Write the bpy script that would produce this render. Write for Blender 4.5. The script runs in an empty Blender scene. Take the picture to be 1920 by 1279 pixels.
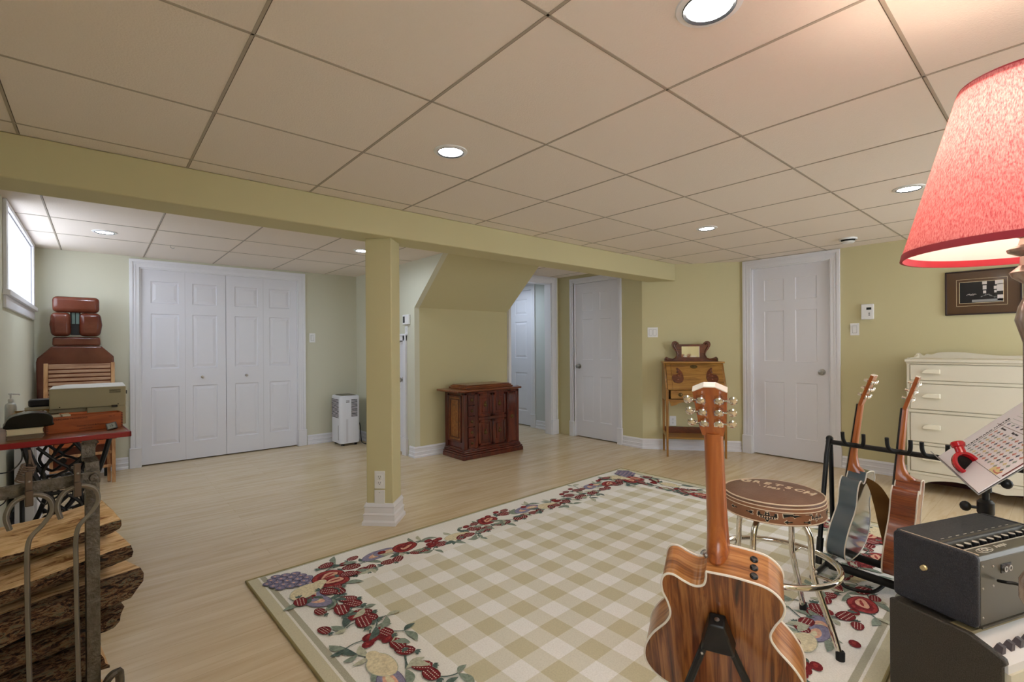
import bpy, math, random
from mathutils import Vector, Matrix
random.seed(7)
sc = bpy.context.scene
COL = sc.collection
PI = math.pi

# ------------------------------------------------------------------ camera, world, exposure
YAW, ROLL, FPX, CY, CAMH = .8607, -.0065, 902.85, 649.3, 1.20
fwd = Vector((math.cos(YAW), math.sin(YAW), 0))
rgt = Vector((math.sin(YAW), -math.cos(YAW), 0))
upv = Vector((0, 0, 1))
r2 = rgt * math.cos(ROLL) + upv * math.sin(ROLL)
u2 = -rgt * math.sin(ROLL) + upv * math.cos(ROLL)
cd = bpy.data.cameras.new('camera')
cam = bpy.data.objects.new('camera', cd)
COL.objects.link(cam)
cam.matrix_world = Matrix(((r2.x, u2.x, -fwd.x, 0), (r2.y, u2.y, -fwd.y, 0), (r2.z, u2.z, -fwd.z, CAMH), (0, 0, 0, 1)))
cd.sensor_width = 36
cd.lens = FPX / 1920 * 36
cd.shift_y = (CY - 639.5) / 1920
cd.clip_start = .05
sc.camera = cam
sc.view_settings.view_transform = 'Standard'
sc.view_settings.look = 'None'
sc.view_settings.exposure = 0.12
sc.view_settings.gamma = 1
sc.view_settings.use_curve_mapping = False

w = bpy.data.worlds.new('daylight')
sc.world = w
w.use_nodes = True
bg = w.node_tree.nodes['Background']
bg.inputs[0].default_value = (.82, .90, 1.0, 1)
bg.inputs[1].default_value = 6.0
LENS_STRENGTH = 90.0     # recessed lamps
SHADE_WATTS = 7.5       # bulb of the red floor lamp

# ------------------------------------------------------------------ materials
def lin(c):
    return tuple(((v / 255) / 12.92 if v / 255 <= .04045 else ((v / 255 + .055) / 1.055) ** 2.4) for v in c)

def setin(b, names, val):
    for n in names:
        if n in b.inputs:
            b.inputs[n].default_value = val
            return

MATS = {}
def mat(name, c, rough=.6, metal=0, bump=0, bscale=60, var=0, vscale=8, emit=None, es=0, coat=0, spec=None):
    m = bpy.data.materials.new(name)
    m.use_nodes = True
    nt = m.node_tree
    b = nt.nodes['Principled BSDF']
    b.inputs['Base Color'].default_value = (*lin(c), 1)
    b.inputs['Roughness'].default_value = rough
    b.inputs['Metallic'].default_value = metal
    if coat:
        setin(b, ['Coat Weight'], coat)
        setin(b, ['Coat Roughness'], .08)
    if spec is not None:
        setin(b, ['Specular IOR Level'], spec)
    tc = nt.nodes.new('ShaderNodeTexCoord')
    if var:
        n = nt.nodes.new('ShaderNodeTexNoise')
        n.inputs['Scale'].default_value = vscale
        n.inputs['Detail'].default_value = 4
        r = nt.nodes.new('ShaderNodeValToRGB')
        lo = lin([max(0, x - var) for x in c])
        hi = lin([min(255, x + var) for x in c])
        r.color_ramp.elements[0].position = .3
        r.color_ramp.elements[1].position = .7
        r.color_ramp.elements[0].color = (*lo, 1)
        r.color_ramp.elements[1].color = (*hi, 1)
        nt.links.new(tc.outputs['Object'], n.inputs['Vector'])
        nt.links.new(n.outputs[0], r.inputs[0])
        nt.links.new(r.outputs[0], b.inputs['Base Color'])
    if bump:
        n2 = nt.nodes.new('ShaderNodeTexNoise')
        n2.inputs['Scale'].default_value = bscale
        n2.inputs['Detail'].default_value = 3
        bp = nt.nodes.new('ShaderNodeBump')
        bp.inputs['Strength'].default_value = bump
        bp.inputs['Distance'].default_value = .004
        nt.links.new(tc.outputs['Object'], n2.inputs['Vector'])
        nt.links.new(n2.outputs[0], bp.inputs['Height'])
        nt.links.new(bp.outputs[0], b.inputs['Normal'])
    if emit:
        setin(b, ['Emission Color'], (*lin(emit), 1))
        setin(b, ['Emission Strength'], es)
    MATS[name] = m
    return m

def wood(name, stops, scale=(30, 2, 30), dist=2.0, rough=.35, coat=.3, nscale=1.0, bump=.1, detail=6):
    """streaky wood, grain along the axis with the smallest scale"""
    m = bpy.data.materials.new(name)
    m.use_nodes = True
    nt = m.node_tree
    b = nt.nodes['Principled BSDF']
    b.inputs['Roughness'].default_value = rough
    setin(b, ['Coat Weight'], coat)
    setin(b, ['Coat Roughness'], .12)
    tc = nt.nodes.new('ShaderNodeTexCoord')
    mp = nt.nodes.new('ShaderNodeMapping')
    mp.inputs['Scale'].default_value = scale
    n = nt.nodes.new('ShaderNodeTexNoise')
    n.inputs['Scale'].default_value = nscale
    n.inputs['Detail'].default_value = detail
    n.inputs['Roughness'].default_value = .62
    n.inputs['Distortion'].default_value = dist
    r = nt.nodes.new('ShaderNodeValToRGB')
    els = r.color_ramp.elements
    while len(els) < len(stops):
        els.new(.5)
    for e, (p, c) in zip(els, stops):
        e.position = p
        e.color = (*lin(c), 1)
    bp = nt.nodes.new('ShaderNodeBump')
    bp.inputs['Strength'].default_value = bump
    bp.inputs['Distance'].default_value = .003
    L = nt.links.new
    L(tc.outputs['Object'], mp.inputs['Vector']); L(mp.outputs[0], n.inputs['Vector'])
    L(n.outputs[0], r.inputs[0]); L(r.outputs[0], b.inputs['Base Color'])
    L(n.outputs[0], bp.inputs['Height']); L(bp.outputs[0], b.inputs['Normal'])
    MATS[name] = m
    return m

M_wall = mat('wall_paint', (208, 199, 156), .75, bump=.03, bscale=220)
M_wallfar = mat('wall_paint_cool_lit', (216, 214, 194), .75, bump=.03, bscale=220)  # same wall paint, its colour shifted to suit the cool far light
M_hall = mat('hall_paint', (205, 210, 208), .75)
M_white = mat('white_trim_paint', (236, 236, 242), .38)
M_door = mat('white_door_paint', (232, 232, 240), .42)
M_plastic = mat('white_plastic', (238, 238, 238), .35)
M_black = mat('black_plastic', (16, 16, 18), .4)
M_rubber = mat('black_rubber', (14, 14, 15), .75)
M_steel = mat('brushed_steel', (175, 172, 168), .28, 1)
M_chrome = mat('chrome', (225, 220, 210), .07, 1)
M_iron = mat('hammered_iron', (94, 88, 80), .40, .7, bump=.9, bscale=120, var=14, vscale=60)
M_rod = mat('iron_rod', (132, 126, 118), .38, .8)
M_cast = mat('cast_iron_black', (20, 20, 22), .45, .3)
M_brass = mat('dark_brass', (96, 78, 46), .4, .8)
M_dark = mat('dark_gap', (8, 8, 8), .9)

def ceiling_mat():
    m = mat('ceiling_tile', (240, 228, 216), .9, bump=.35, bscale=160)
    return m
M_ceil = ceiling_mat()
M_grid = mat('ceiling_grid_metal', (176, 163, 146), .5)
M_gridgap = mat('ceiling_gap', (96, 84, 72), .8)

def floor_mat():
    m = bpy.data.materials.new('maple_plank_floor')
    m.use_nodes = True
    nt = m.node_tree
    b = nt.nodes['Principled BSDF']
    L = nt.links.new
    tc = nt.nodes.new('ShaderNodeTexCoord')
    br = nt.nodes.new('ShaderNodeTexBrick')
    br.inputs['Scale'].default_value = 1
    br.inputs['Brick Width'].default_value = 1.2
    br.inputs['Row Height'].default_value = .095
    br.inputs['Mortar Size'].default_value = .0006
    br.inputs['Mortar Smooth'].default_value = .2
    br.inputs['Bias'].default_value = 0
    br.offset = .37
    br.inputs['Color1'].default_value = (*lin((226, 208, 176)), 1)
    br.inputs['Color2'].default_value = (*lin((218, 198, 164)), 1)
    br.inputs['Mortar'].default_value = (*lin((186, 162, 124)), 1)
    mp = nt.nodes.new('ShaderNodeMapping')
    mp.inputs['Scale'].default_value = (1.6, 16, 1)
    n = nt.nodes.new('ShaderNodeTexNoise')
    n.inputs['Scale'].default_value = 1.5
    n.inputs['Detail'].default_value = 7
    n.inputs['Distortion'].default_value = .6
    r = nt.nodes.new('ShaderNodeValToRGB')
    r.color_ramp.elements[0].position = .32
    r.color_ramp.elements[0].color = (*lin((240, 232, 222)), 1)
    r.color_ramp.elements[1].position = .62
    r.color_ramp.elements[1].color = (1, 1, 1, 1)
    mx = nt.nodes.new('ShaderNodeMix')
    mx.data_type = 'RGBA'
    mx.blend_type = 'MULTIPLY'
    mx.inputs[0].default_value = .9
    L(tc.outputs['Object'], br.inputs['Vector']); L(tc.outputs['Object'], mp.inputs['Vector'])
    L(mp.outputs[0], n.inputs['Vector']); L(n.outputs[0], r.inputs[0])
    L(br.outputs['Color'], mx.inputs[6]); L(r.outputs[0], mx.inputs[7])
    L(mx.outputs[2], b.inputs['Base Color'])
    b.inputs['Roughness'].default_value = .24
    setin(b, ['Specular IOR Level'], .5)
    return m
M_floor = floor_mat()

# ------------------------------------------------------------------ mesh builder
class MB:
    def __init__(s):
        s.v = []; s.f = []; s.m = []
    def add(s, vs, fs, mi=0, M=None):
        o = len(s.v)
        for p in vs:
            p = Vector(p)
            s.v.append(M @ p if M is not None else p)
        for k, f in enumerate(fs):
            s.f.append([i + o for i in f])
            s.m.append(mi[k] if isinstance(mi, list) else mi)
        return s
    def box(s, x0, y0, z0, x1, y1, z1, mi=0, M=None):
        x0, x1 = min(x0, x1), max(x0, x1); y0, y1 = min(y0, y1), max(y0, y1); z0, z1 = min(z0, z1), max(z0, z1)
        vs = [(x0, y0, z0), (x1, y0, z0), (x1, y1, z0), (x0, y1, z0), (x0, y0, z1), (x1, y0, z1), (x1, y1, z1), (x0, y1, z1)]
        return s.add(vs, [(0, 3, 2, 1), (4, 5, 6, 7), (0, 1, 5, 4), (1, 2, 6, 5), (2, 3, 7, 6), (3, 0, 4, 7)], mi, M)
    def frustum(s, a, b, mi=0, M=None):
        """a, b: two rings of 4 points"""
        return s.add(list(a) + list(b), [(0, 3, 2, 1), (4, 5, 6, 7), (0, 1, 5, 4), (1, 2, 6, 5), (2, 3, 7, 6), (3, 0, 4, 7)], mi, M)
    def prism(s, pts, z0, z1, mi=0, M=None, side=None):
        n = len(pts)
        vs = [(p[0], p[1], z0) for p in pts] + [(p[0], p[1], z1) for p in pts]
        a = sum(pts[i][0] * pts[(i + 1) % n][1] - pts[(i + 1) % n][0] * pts[i][1] for i in range(n))
        fs = [list(range(n))[::-1], list(range(n, 2 * n))] + [(i, (i + 1) % n, n + (i + 1) % n, n + i) for i in range(n)]
        if a < 0:
            fs = [list(f)[::-1] for f in fs]
        ms = [mi, mi] + [mi if side is None else side] * n
        return s.add(vs, fs, ms, M)
    def tube(s, pts, r, n=10, mi=0, M=None, closed=False, caps=True, flat=1.0):
        P = [Vector(p) for p in pts]
        k = len(P)
        rs = r if isinstance(r, (list, tuple)) else [r] * k
        rings = []
        nrm = None
        for i in range(k):
            if closed:
                t = (P[(i + 1) % k] - P[i - 1])
            else:
                t = P[min(i + 1, k - 1)] - P[max(i - 1, 0)]
            t.normalize()
            if nrm is None:
                a = Vector((0, 0, 1)) if abs(t.z) < .9 else Vector((1, 0, 0))
                nrm = (a - t * a.dot(t)).normalized()
            else:
                nrm = (nrm - t * nrm.dot(t)).normalized()
            bn = t.cross(nrm)
            rings.append([P[i] + (nrm * math.cos(2 * PI * j / n) + bn * math.sin(2 * PI * j / n) * flat) * rs[i] for j in range(n)])
        vs = [p for rg in rings for p in rg]
        fs = []
        for i in range(k if closed else k - 1):
            a0, b0 = i * n, ((i + 1) % k) * n
            for j in range(n):
                fs.append((a0 + j, a0 + (j + 1) % n, b0 + (j + 1) % n, b0 + j))
        if caps and not closed:
            fs.append(list(range(n))[::-1]); fs.append([(k - 1) * n + j for j in range(n)])
        return s.add(vs, fs, mi, M)
    def lathe(s, prof, n=24, mi=0, M=None):
        """prof: (radius, z) pairs"""
        k = len(prof)
        vs = [(r * math.cos(2 * PI * j / n), r * math.sin(2 * PI * j / n), z) for r, z in prof for j in range(n)]
        fs = [(i * n + j, i * n + (j + 1) % n, (i + 1) * n + (j + 1) % n, (i + 1) * n + j) for i in range(k - 1) for j in range(n)]
        if prof[0] != prof[-1]:
            if prof[0][0] > 1e-6: fs.append(list(range(n))[::-1])
            if prof[-1][0] > 1e-6: fs.append([(k - 1) * n + j for j in range(n)])
        return s.add(vs, fs, mi, M)
    def ball(s, c, r, mi=0, n=12, M=None):
        rx, ry, rz = r if isinstance(r, (list, tuple)) else (r, r, r)
        vs = []
        k = n // 2
        for i in range(k + 1):
            t = PI * i / k
            for j in range(n):
                vs.append((c[0] + rx * math.sin(t) * math.cos(2 * PI * j / n), c[1] + ry * math.sin(t) * math.sin(2 * PI * j / n), c[2] - rz * math.cos(t)))
        fs = [(i * n + j, i * n + (j + 1) % n, (i + 1) * n + (j + 1) % n, (i + 1) * n + j) for i in range(k) for j in range(n)]
        return s.add(vs, fs, mi, M)
    def disc(s, c, rx, ry, a=0, mi=0, n=14, wob=0):
        vs = []
        for j in range(n):
            t = 2 * PI * j / n
            k = 1 + wob * math.sin(3 * t + c[0] * 50)
            x, y = rx * k * math.cos(t), ry * k * math.sin(t)
            vs.append((c[0] + x * math.cos(a) - y * math.sin(a), c[1] + x * math.sin(a) + y * math.cos(a), c[2]))
        return s.add(vs, [list(range(n))], mi)
    def build(s, name, mats, parent=None, bevel=0, angle=35, seg=2, solid=0):
        me = bpy.data.meshes.new(name)
        me.from_pydata([tuple(p) for p in s.v], [], s.f)
        me.validate()
        if not isinstance(mats, (list, tuple)): mats = [mats]
        for m in mats: me.materials.append(m)
        if len(me.polygons) == len(s.m):
            for p, i in zip(me.polygons, s.m): p.material_index = i
        for p in me.polygons: p.use_smooth = True
        me.update()
        try: me.set_sharp_from_angle(angle=math.radians(angle))
        except Exception: pass
        o = bpy.data.objects.new(name, me)
        COL.objects.link(o)
        if parent is not None: o.parent = parent
        if bevel:
            md = o.modifiers.new('bevel', 'BEVEL')
            md.width = bevel; md.segments = seg; md.limit_method = 'ANGLE'; md.angle_limit = math.radians(40)
            md.harden_normals = False
        return o

def tag(o, label=None, cat=None, group=None, kind=None):
    if label: o['label'] = label
    if cat: o['category'] = cat
    if group: o['group'] = group
    if kind: o['kind'] = kind
    return o

def empty(name, loc, rz=0, label=None, cat=None, group=None, M=None):
    o = bpy.data.objects.new(name, None)
    o.empty_display_size = .05
    COL.objects.link(o)
    if M is not None: o.matrix_world = M
    else:
        o.location = loc; o.rotation_euler = (0, 0, rz)
    tag(o, label, cat, group)
    return o

def struct(name, mb, m, parent=None, **k):
    o = mb.build(name, m, parent, **k)
    if parent is None: o['kind'] = 'structure'
    return o

def copy_tree(o, parent=None):
    c = o.copy()
    COL.objects.link(c)
    c.parent = parent
    for ch in [x for x in bpy.data.objects if x.parent == o]:
        copy_tree(ch, c)
    return c

def text(name, s, size, m, parent, M, align='CENTER', depth=.0004, sx=1.0, bold=0):
    cu = bpy.data.curves.new(name, 'FONT')
    cu.body = s; cu.size = size; cu.extrude = depth; cu.align_x = align; cu.align_y = 'CENTER'; cu.offset = bold
    t = bpy.data.objects.new(name, cu)
    COL.objects.link(t)
    bpy.context.view_layer.update()
    me = bpy.data.meshes.new_from_object(t.evaluated_get(bpy.context.evaluated_depsgraph_get()))
    bpy.data.objects.remove(t)
    me.name = name
    me.materials.clear(); me.materials.append(m)
    o = bpy.data.objects.new(name, me)
    COL.objects.link(o)
    if parent is not None: o.parent = parent
    o.matrix_local = M @ Matrix.Diagonal((sx, 1, 1, 1))
    return o

def T(x, y, z): return Matrix.Translation((x, y, z))
def R(a, ax): return Matrix.Rotation(a, 4, ax)
def frame(o, ex, ey, ez):
    return Matrix(((ex[0], ey[0], ez[0], o[0]), (ex[1], ey[1], ez[1], o[1]), (ex[2], ey[2], ez[2], o[2]), (0, 0, 0, 1)))

def spline(pts, n=6, closed=False):
    P = [Vector(p) if len(p) == 3 else Vector((p[0], p[1], 0)) for p in pts]
    out = []
    k = len(P)
    for i in range(k if closed else k - 1):
        p0 = P[i - 1] if (closed or i > 0) else P[0]
        p1 = P[i]; p2 = P[(i + 1) % k]
        p3 = P[(i + 2) % k] if closed else P[min(i + 2, k - 1)]
        for j in range(n):
            t = j / n
            out.append(.5 * ((2 * p1) + (p2 - p0) * t + (2 * p0 - 5 * p1 + 4 * p2 - p3) * t * t + (3 * p1 - p0 - 3 * p2 + p3) * t ** 3))
    if not closed: out.append(P[-1])
    return out

# ------------------------------------------------------------------ room shell
XL, XR, YB, YF, ZC = -.44, 5.47, 6.16, -1.75, 2.13
TH = .12
struct('floor', MB().box(XL - .1, YF - .1, -.08, 6.6, 7.6, 0), M_floor)
# ceiling with its openings left whole; tiles hang in a metal grid
struct('ceiling', MB().box(XL - .1, YF - .1, ZC, 6.6, 7.6, ZC + .08), M_ceil)
g = MB()
xs = [.9614 + .6096 * i for i in range(-2, 8)]
ys = [.954 + .6228 * j for j in range(-4, 4)]
def tbar(x0, y0, x1, y1):
    g.box(x0, y0, ZC - .0022, x1, y1, ZC + .004, 0)
    e = .0025
    if x1 - x0 < y1 - y0: g.box(x1, y0, ZC - .001, x1 + e, y1, ZC + .004, 1)
    else: g.box(x0, y1, ZC - .001, x1, y1 + e, ZC + .004, 1)
for x in xs:
    if x < 5.4: tbar(x - .0045, YF, x + .0045, 2.955)
    y1 = YB if x < 2.5 else 5.9
    if x < 2.5 or x > 3.95:
        tbar(x - .0045, 3.215, x + .0045, YB if x < 2.5 else 4.58)
for y in ys: tbar(XL, y - .0045, XR, y + .0045)
for y in (4.04, 4.67, 5.30):
    tbar(XL, y - .0045, 2.585, y + .0045)
tbar(3.95, 4.04 - .0045, 4.79, 4.04 + .0045)
struct('trim_1', g, [M_grid, M_gridgap])

# left wall with window opening
WY0, WY1, WZ0, WZ1 = 4.33, 5.93, 1.57, 2.10
b = MB()
D = .30
VY0, VY1, VZ0, VZ1 = -1.55, -.15, .60, 2.05  # unseen opening behind the camera, added to let in daylight
b.box(XL - D, YF - .1, 0, XL, VY0, ZC).box(XL - D, VY1, 0, XL, WY0, ZC).box(XL - D, VY0, 0, XL, VY1, VZ0).box(XL - D, VY0, VZ1, XL, VY1, ZC).box(XL - D, WY1, 0, XL, YB + .1, ZC).box(XL - D, WY0, 0, XL, WY1, WZ0).box(XL - D, WY0, WZ1, XL, WY1, ZC)
struct('wall_left', b, M_wallfar)
wn = MB()
xg = XL - .27
for (y0, y1) in ((WY0, WY0 + .05), (WY1 - .05, WY1), ((WY0 + WY1) / 2 - .025, (WY0 + WY1) / 2 + .025)):
    wn.box(xg - .02, y0, WZ0, xg + .02, y1, WZ1)
wn.box(xg - .02, WY0, WZ0, xg + .02, WY1, WZ0 + .014).box(xg - .02, WY0, WZ1 - .05, xg + .02, WY1, WZ1)
win = struct('window_1', wn, M_white, bevel=.003)
wn = MB()
for (y0, y1) in ((VY0, VY0 + .05), (VY1 - .05, VY1), ((VY0 + VY1) / 2 - .02, (VY0 + VY1) / 2 + .02)): wn.box(xg - .02, y0, VZ0, xg + .02, y1, VZ1)
wn.box(xg - .02, VY0, VZ0, xg + .02, VY1, VZ0 + .05).box(xg - .02, VY0, VZ1 - .05, xg + .02, VY1, VZ1)
fill_win_left = struct('fill_window_left', wn, M_white)  # added window out of view, there to brighten the room
gl = bpy.data.materials.new('window_glass'); gl.use_nodes = True
nt = gl.node_tree; nt.nodes.remove(nt.nodes['Principled BSDF'])
gb = nt.nodes.new('ShaderNodeBsdfTransparent'); gs = nt.nodes.new('ShaderNodeBsdfGlossy'); gs.inputs['Roughness'].default_value = .02
gm = nt.nodes.new('ShaderNodeMixShader'); gm.inputs[0].default_value = .06
nt.links.new(gb.outputs[0], gm.inputs[1]); nt.links.new(gs.outputs[0], gm.inputs[2]); nt.links.new(gm.outputs[0], nt.nodes['Material Output'].inputs[0])
MB().box(xg - .003, WY0 + .04, WZ0 + .04, xg + .003, WY1 - .04, WZ1 - .04).build('window_pane', gl, win)
MB().box(xg - .003, VY0 + .04, VZ0 + .04, xg + .003, VY1 - .04, VZ1 - .04).build('window_pane', gl, fill_win_left)
MB().box(xg + .02, WY0 + .12, WZ0 + .16, xg + .05, WY0 + .15, WZ0 + .26).build('window_latch', M_plastic, win)
b = MB()
b.box(XL - .25, WY0 - .003, WZ0 - .035, XL - .0005, WY1 + .003, WZ0 + .001, 0)
b.box(XL, WY0 - .09, WZ0 - .035, XL + .035, WY1 + .1, WZ0).box(XL, WY0 - .07, WZ0 - .11, XL + .016, WY1 + .08, WZ0 - .035)
b.box(XL, WY0 - .07, WZ0, XL + .018, WY0, ZC - .002).box(XL, WY1, WZ0, XL + .018, WY1 + .07, ZC - .002)
b.box(XL, WY0 - .0703, WZ1, XL + .0187, WY1 + .0703, ZC - .001)
# white lining boards of the deep reveal
b.box(XL - .25, WY1 - .008, WZ0, XL, WY1 + .004, WZ1).box(XL - .25, WY0 - .004, WZ0, XL, WY0 + .008, WZ1).box(XL - .25, WY0, WZ1 - .008, XL, WY1, WZ1 + .004)
struct('trim_2', b, M_white, bevel=.003)

def wall_hole(name, p0, p1, holes, m, th=TH, z1=ZC, out=1):
    """wall along p0->p1; room face on the line; holes=(s0,s1,z0,z1)"""
    p0 = Vector((p0[0], p0[1], 0)); p1 = Vector((p1[0], p1[1], 0))
    L = (p1 - p0).length; e = (p1 - p0) / L; n = Vector((e.y, -e.x, 0)) * out
    M = frame(p0, e, n, (0, 0, 1))
    b = MB(); s = 0
    for (a, c, z0, zz) in sorted(holes):
        if a > s: b.box(s, 0, 0, a, th, z1, 0, M)
        if zz < z1: b.box(a, 0, zz, c, th, z1, 0, M)
        if z0 > 0: b.box(a, 0, 0, c, th, z0, 0, M)
        s = c
    if s < L: b.box(s, 0, 0, L, th, z1, 0, M)
    return struct(name, b, m)

wall_hole('wall_closet', (XL, YB), (2.59 + TH, YB), [(.32 - XL, 1.855 - XL, 0, 2.03)], M_wallfar, out=-1)
struct('wall_closet_back', MB().box(XL, YB + .7, 0, 2.7, YB + .75, ZC), M_wallfar)
# stair wall (faces -X) with slanted upper corner
def poly_x(mb, pts, x0, x1, mi=0):
    vs = [(x0, y, z) for y, z in pts] + [(x1, y, z) for y, z in pts]
    n = len(pts)
    fs = [list(range(n)), list(range(n, 2 * n))[::-1]] + [(i, (i + 1) % n, n + (i + 1) % n, n + i) for i in range(n)]
    mb.add(vs, fs, mi)
SX0, SX1, SY, SZ, SYT = 2.59, 3.90, 4.625, 1.625, 4.045
b = MB()
poly_x(b, [(5.58, 0), (YB, 0), (YB, ZC), (SYT, ZC), (SY, SZ), (SY, 0), (4.87, 0), (4.87, 1.27), (5.58, 1.27)], SX0, SX0 + .06)
struct('wall_stair_side', b, M_wallfar)
b = MB()
b.box(SX0 + .06, SY, 0, SX1, SY + .1, SZ)
vs = [(SX0 + .0602, SY, SZ), (SX1, SY, SZ), (SX1, SYT, ZC), (SX0 + .0602, SYT, ZC), (SX0 + .0602, SY + .1, SZ), (SX1, SY + .1, SZ), (SX1, SYT + .1, ZC), (SX0 + .0602, SYT + .1, ZC)]
b.add(vs, [(0, 1, 2, 3), (4, 7, 6, 5), (0, 4, 5, 1), (2, 6, 7, 3), (0, 3, 7, 4), (1, 5, 6, 2)])
struct('wall_stair_front', b, M_wall)
b = MB()
poly_x(b, [(SY + .1005, 0), (6.9, 0), (6.9, ZC), (SYT + .1005, ZC), (SY + .1005, SZ)], SX1 - .05, SX1 - .001)
struct('wall_hall_left', b, M_hall)
# doorway wall (Y=4.60), hall beyond
wall_hole('wall_doorway', (SX1, 4.60), (4.80, 4.60), [(.02, .76, 0, 2.06)], M_wall, out=-1)
wall_hole('wall_hall_right', (4.86, 6.9), (4.86, 4.72), [(.75, 1.69, 0, 2.05)], M_hall, out=-1)
struct('wall_hall_end', MB().box(SX1, 6.9, 0, 6, 7.0, ZC), M_hall)
# wall with door 4 (X=4.80), chamfer, right wall
wall_hole('wall_passage', (4.80, 4.60 + TH), (4.80, 3.26), [(.115 + TH - .02 + .19, 4.72 - 3.60, 0, 2.03)], M_wall, out=-1)
wall_hole('wall_corner', (4.80, 3.26), (XR, 2.42), [], M_wall, out=-1)
wall_hole('wall_right', (XR, 2.42), (XR, YF), [(2.42 - 2.31, 2.42 - 1.55, 0, 2.04)], M_wall, out=-1)
RX0, RX1 = 3.3, 5.1  # opening added in the unseen rear wall for fill light
b = MB()
b.box(XL - .3, YF - .12, 0, RX0, YF, ZC).box(RX1, YF - .12, 0, XR + .12, YF, ZC).box(RX0, YF - .12, 0, RX1, YF, .25).box(RX0, YF - .12, 2.06, RX1, YF, ZC)
struct('wall_rear', b, M_wall)
b = MB()
for k in range(3): b.box(RX0 + k * (RX1 - RX0) / 2 - (.03 if k else 0), YF - .09, .25, RX0 + k * (RX1 - RX0) / 2 + .03, YF - .03, 2.06)
b.box(RX0, YF - .09, .25, RX1, YF - .03, .31).box(RX0, YF - .09, 2.0, RX1, YF - .03, 2.06)
fill_win_rear = struct('fill_window_rear', b, M_white)  # added fill window behind the camera, lights the ceiling and right side
MB().box(RX0 + .03, YF - .064, .3, RX1 - .03, YF - .058, 2.01).build('window_pane', gl, fill_win_rear)
# unseen boxes added behind the doors to block daylight leaks
b = MB()
for (x0, y0, x1, y1) in ((4.98, 3.0, 5.4, 4.6), (5.62, 1.3, 5.9, 2.5), (2.7, 4.75, 3.7, 6.1), (5.0, 5.0, 5.5, 6.4)):
    b.box(x0, y0, 0, x0 + .02, y1, ZC)
struct('door_light_block', MB().box(5.75, 1.2, 0, 5.8, 2.6, ZC).box(5.59, 1.2, 0, 5.8, 1.25, ZC).box(5.59, 2.55, 0, 5.8, 2.6, ZC).box(5.2, 3.3, 0, 5.25, 4.8, ZC).box(4.92, 3.3, 0, 5.25, 3.35, ZC).box(4.92, 4.75, 0, 5.25, 4.8, ZC).box(5.1, 4.9, 0, 5.15, 6.4, ZC).box(4.98, 5.0, 0, 5.15, 5.02, ZC).box(4.98, 6.3, 0, 5.15, 6.35, ZC).box(2.75, 4.8, 0, 2.8, 5.7, 1.5).box(2.65, 4.76, 0, 2.8, 4.8, 1.5).box(2.65, 5.66, 0, 2.8, 5.7, 1.5).box(2.65, 4.76, 1.45, 2.8, 5.7, 1.5).box(1.95, YB + .13, 0, 2.0, YB + .70, ZC).box(.2, YB + .13, 0, .25, YB + .70, ZC), M_hall)

# beam and column
struct('beam', MB().box(XL, 2.96, 1.935, 5.02, 3.21, ZC - .001), M_wall, bevel=.006)
bpy.data.objects['beam']['kind'] = 'structure'
CCX, CCY, CH2 = 1.50, 3.115, .128       # square column set diagonally
struct('column', MB().prism([(CCX - CH2, CCY), (CCX, CCY - CH2), (CCX + CH2, CCY), (CCX, CCY + CH2)], 0, 1.936), M_wall, bevel=.006)

# ------------------------------------------------------------------ baseboards & casings
PROF = [(0, 0), (.020, 0), (.020, .018), (.013, .028), (.013, .052), (.016, .057), (.009, .066), (.009, .094), (.012, .100), (.004, .118), (0, .118)]
def baseboard(name, pts, scale=1.0):
    """pts: wall-face points; board protrudes to the left of travel"""
    P = [Vector((p[0], p[1], 0)) for p in pts]
    k = len(P); n = len(PROF)
    vs = []
    for i in range(k):
        d0 = (P[i] - P[i - 1]).normalized() if i > 0 else (P[1] - P[0]).normalized()
        d1 = (P[i + 1] - P[i]).normalized() if i < k - 1 else d0
        n0 = Vector((-d0.y, d0.x, 0)); n1 = Vector((-d1.y, d1.x, 0))
        m = (n0 + n1); m = m / max(.3, m.dot(n0))
        for (o, z) in PROF:
            vs.append(P[i] + m * o * scale + Vector((0, 0, z * scale)))
    fs = []
    for i in range(k - 1):
        for j in range(n):
            fs.append((i * n + j, (i + 1) * n + j, (i + 1) * n + (j + 1) % n, i * n + (j + 1) % n))
    fs.append(list(range(n))); fs.append([(k - 1) * n + j for j in range(n)][::-1])
    b = MB().add(vs, fs)
    return struct(name, b, M_white, angle=20)
baseboard('baseboard_back', [(.225, YB), (XL, YB), (XL, YF)])
baseboard('baseboard_closet', [(2.59, 5.66), (2.59, YB), (1.955, YB)])
baseboard('baseboard_stair', [(SX1, SY), (SX0, SY), (SX0, 4.74)])
baseboard('baseboard_corner', [(XR, 2.425), (4.80, 3.26), (4.80, 3.545)])
baseboard('baseboard_right', [(XR, YF), (XR, 1.47)])
baseboard('baseboard_hall', [(4.86, 4.73), (4.86, 5.12)])
baseboard('baseboard_column', [(CCX - CH2 / 2, CCY - CH2 / 2), (CCX - CH2, CCY), (CCX, CCY + CH2), (CCX + CH2, CCY), (CCX, CCY - CH2), (CCX - CH2 / 2 - .0001, CCY - CH2 / 2 + .0001)], 1.25)

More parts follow.
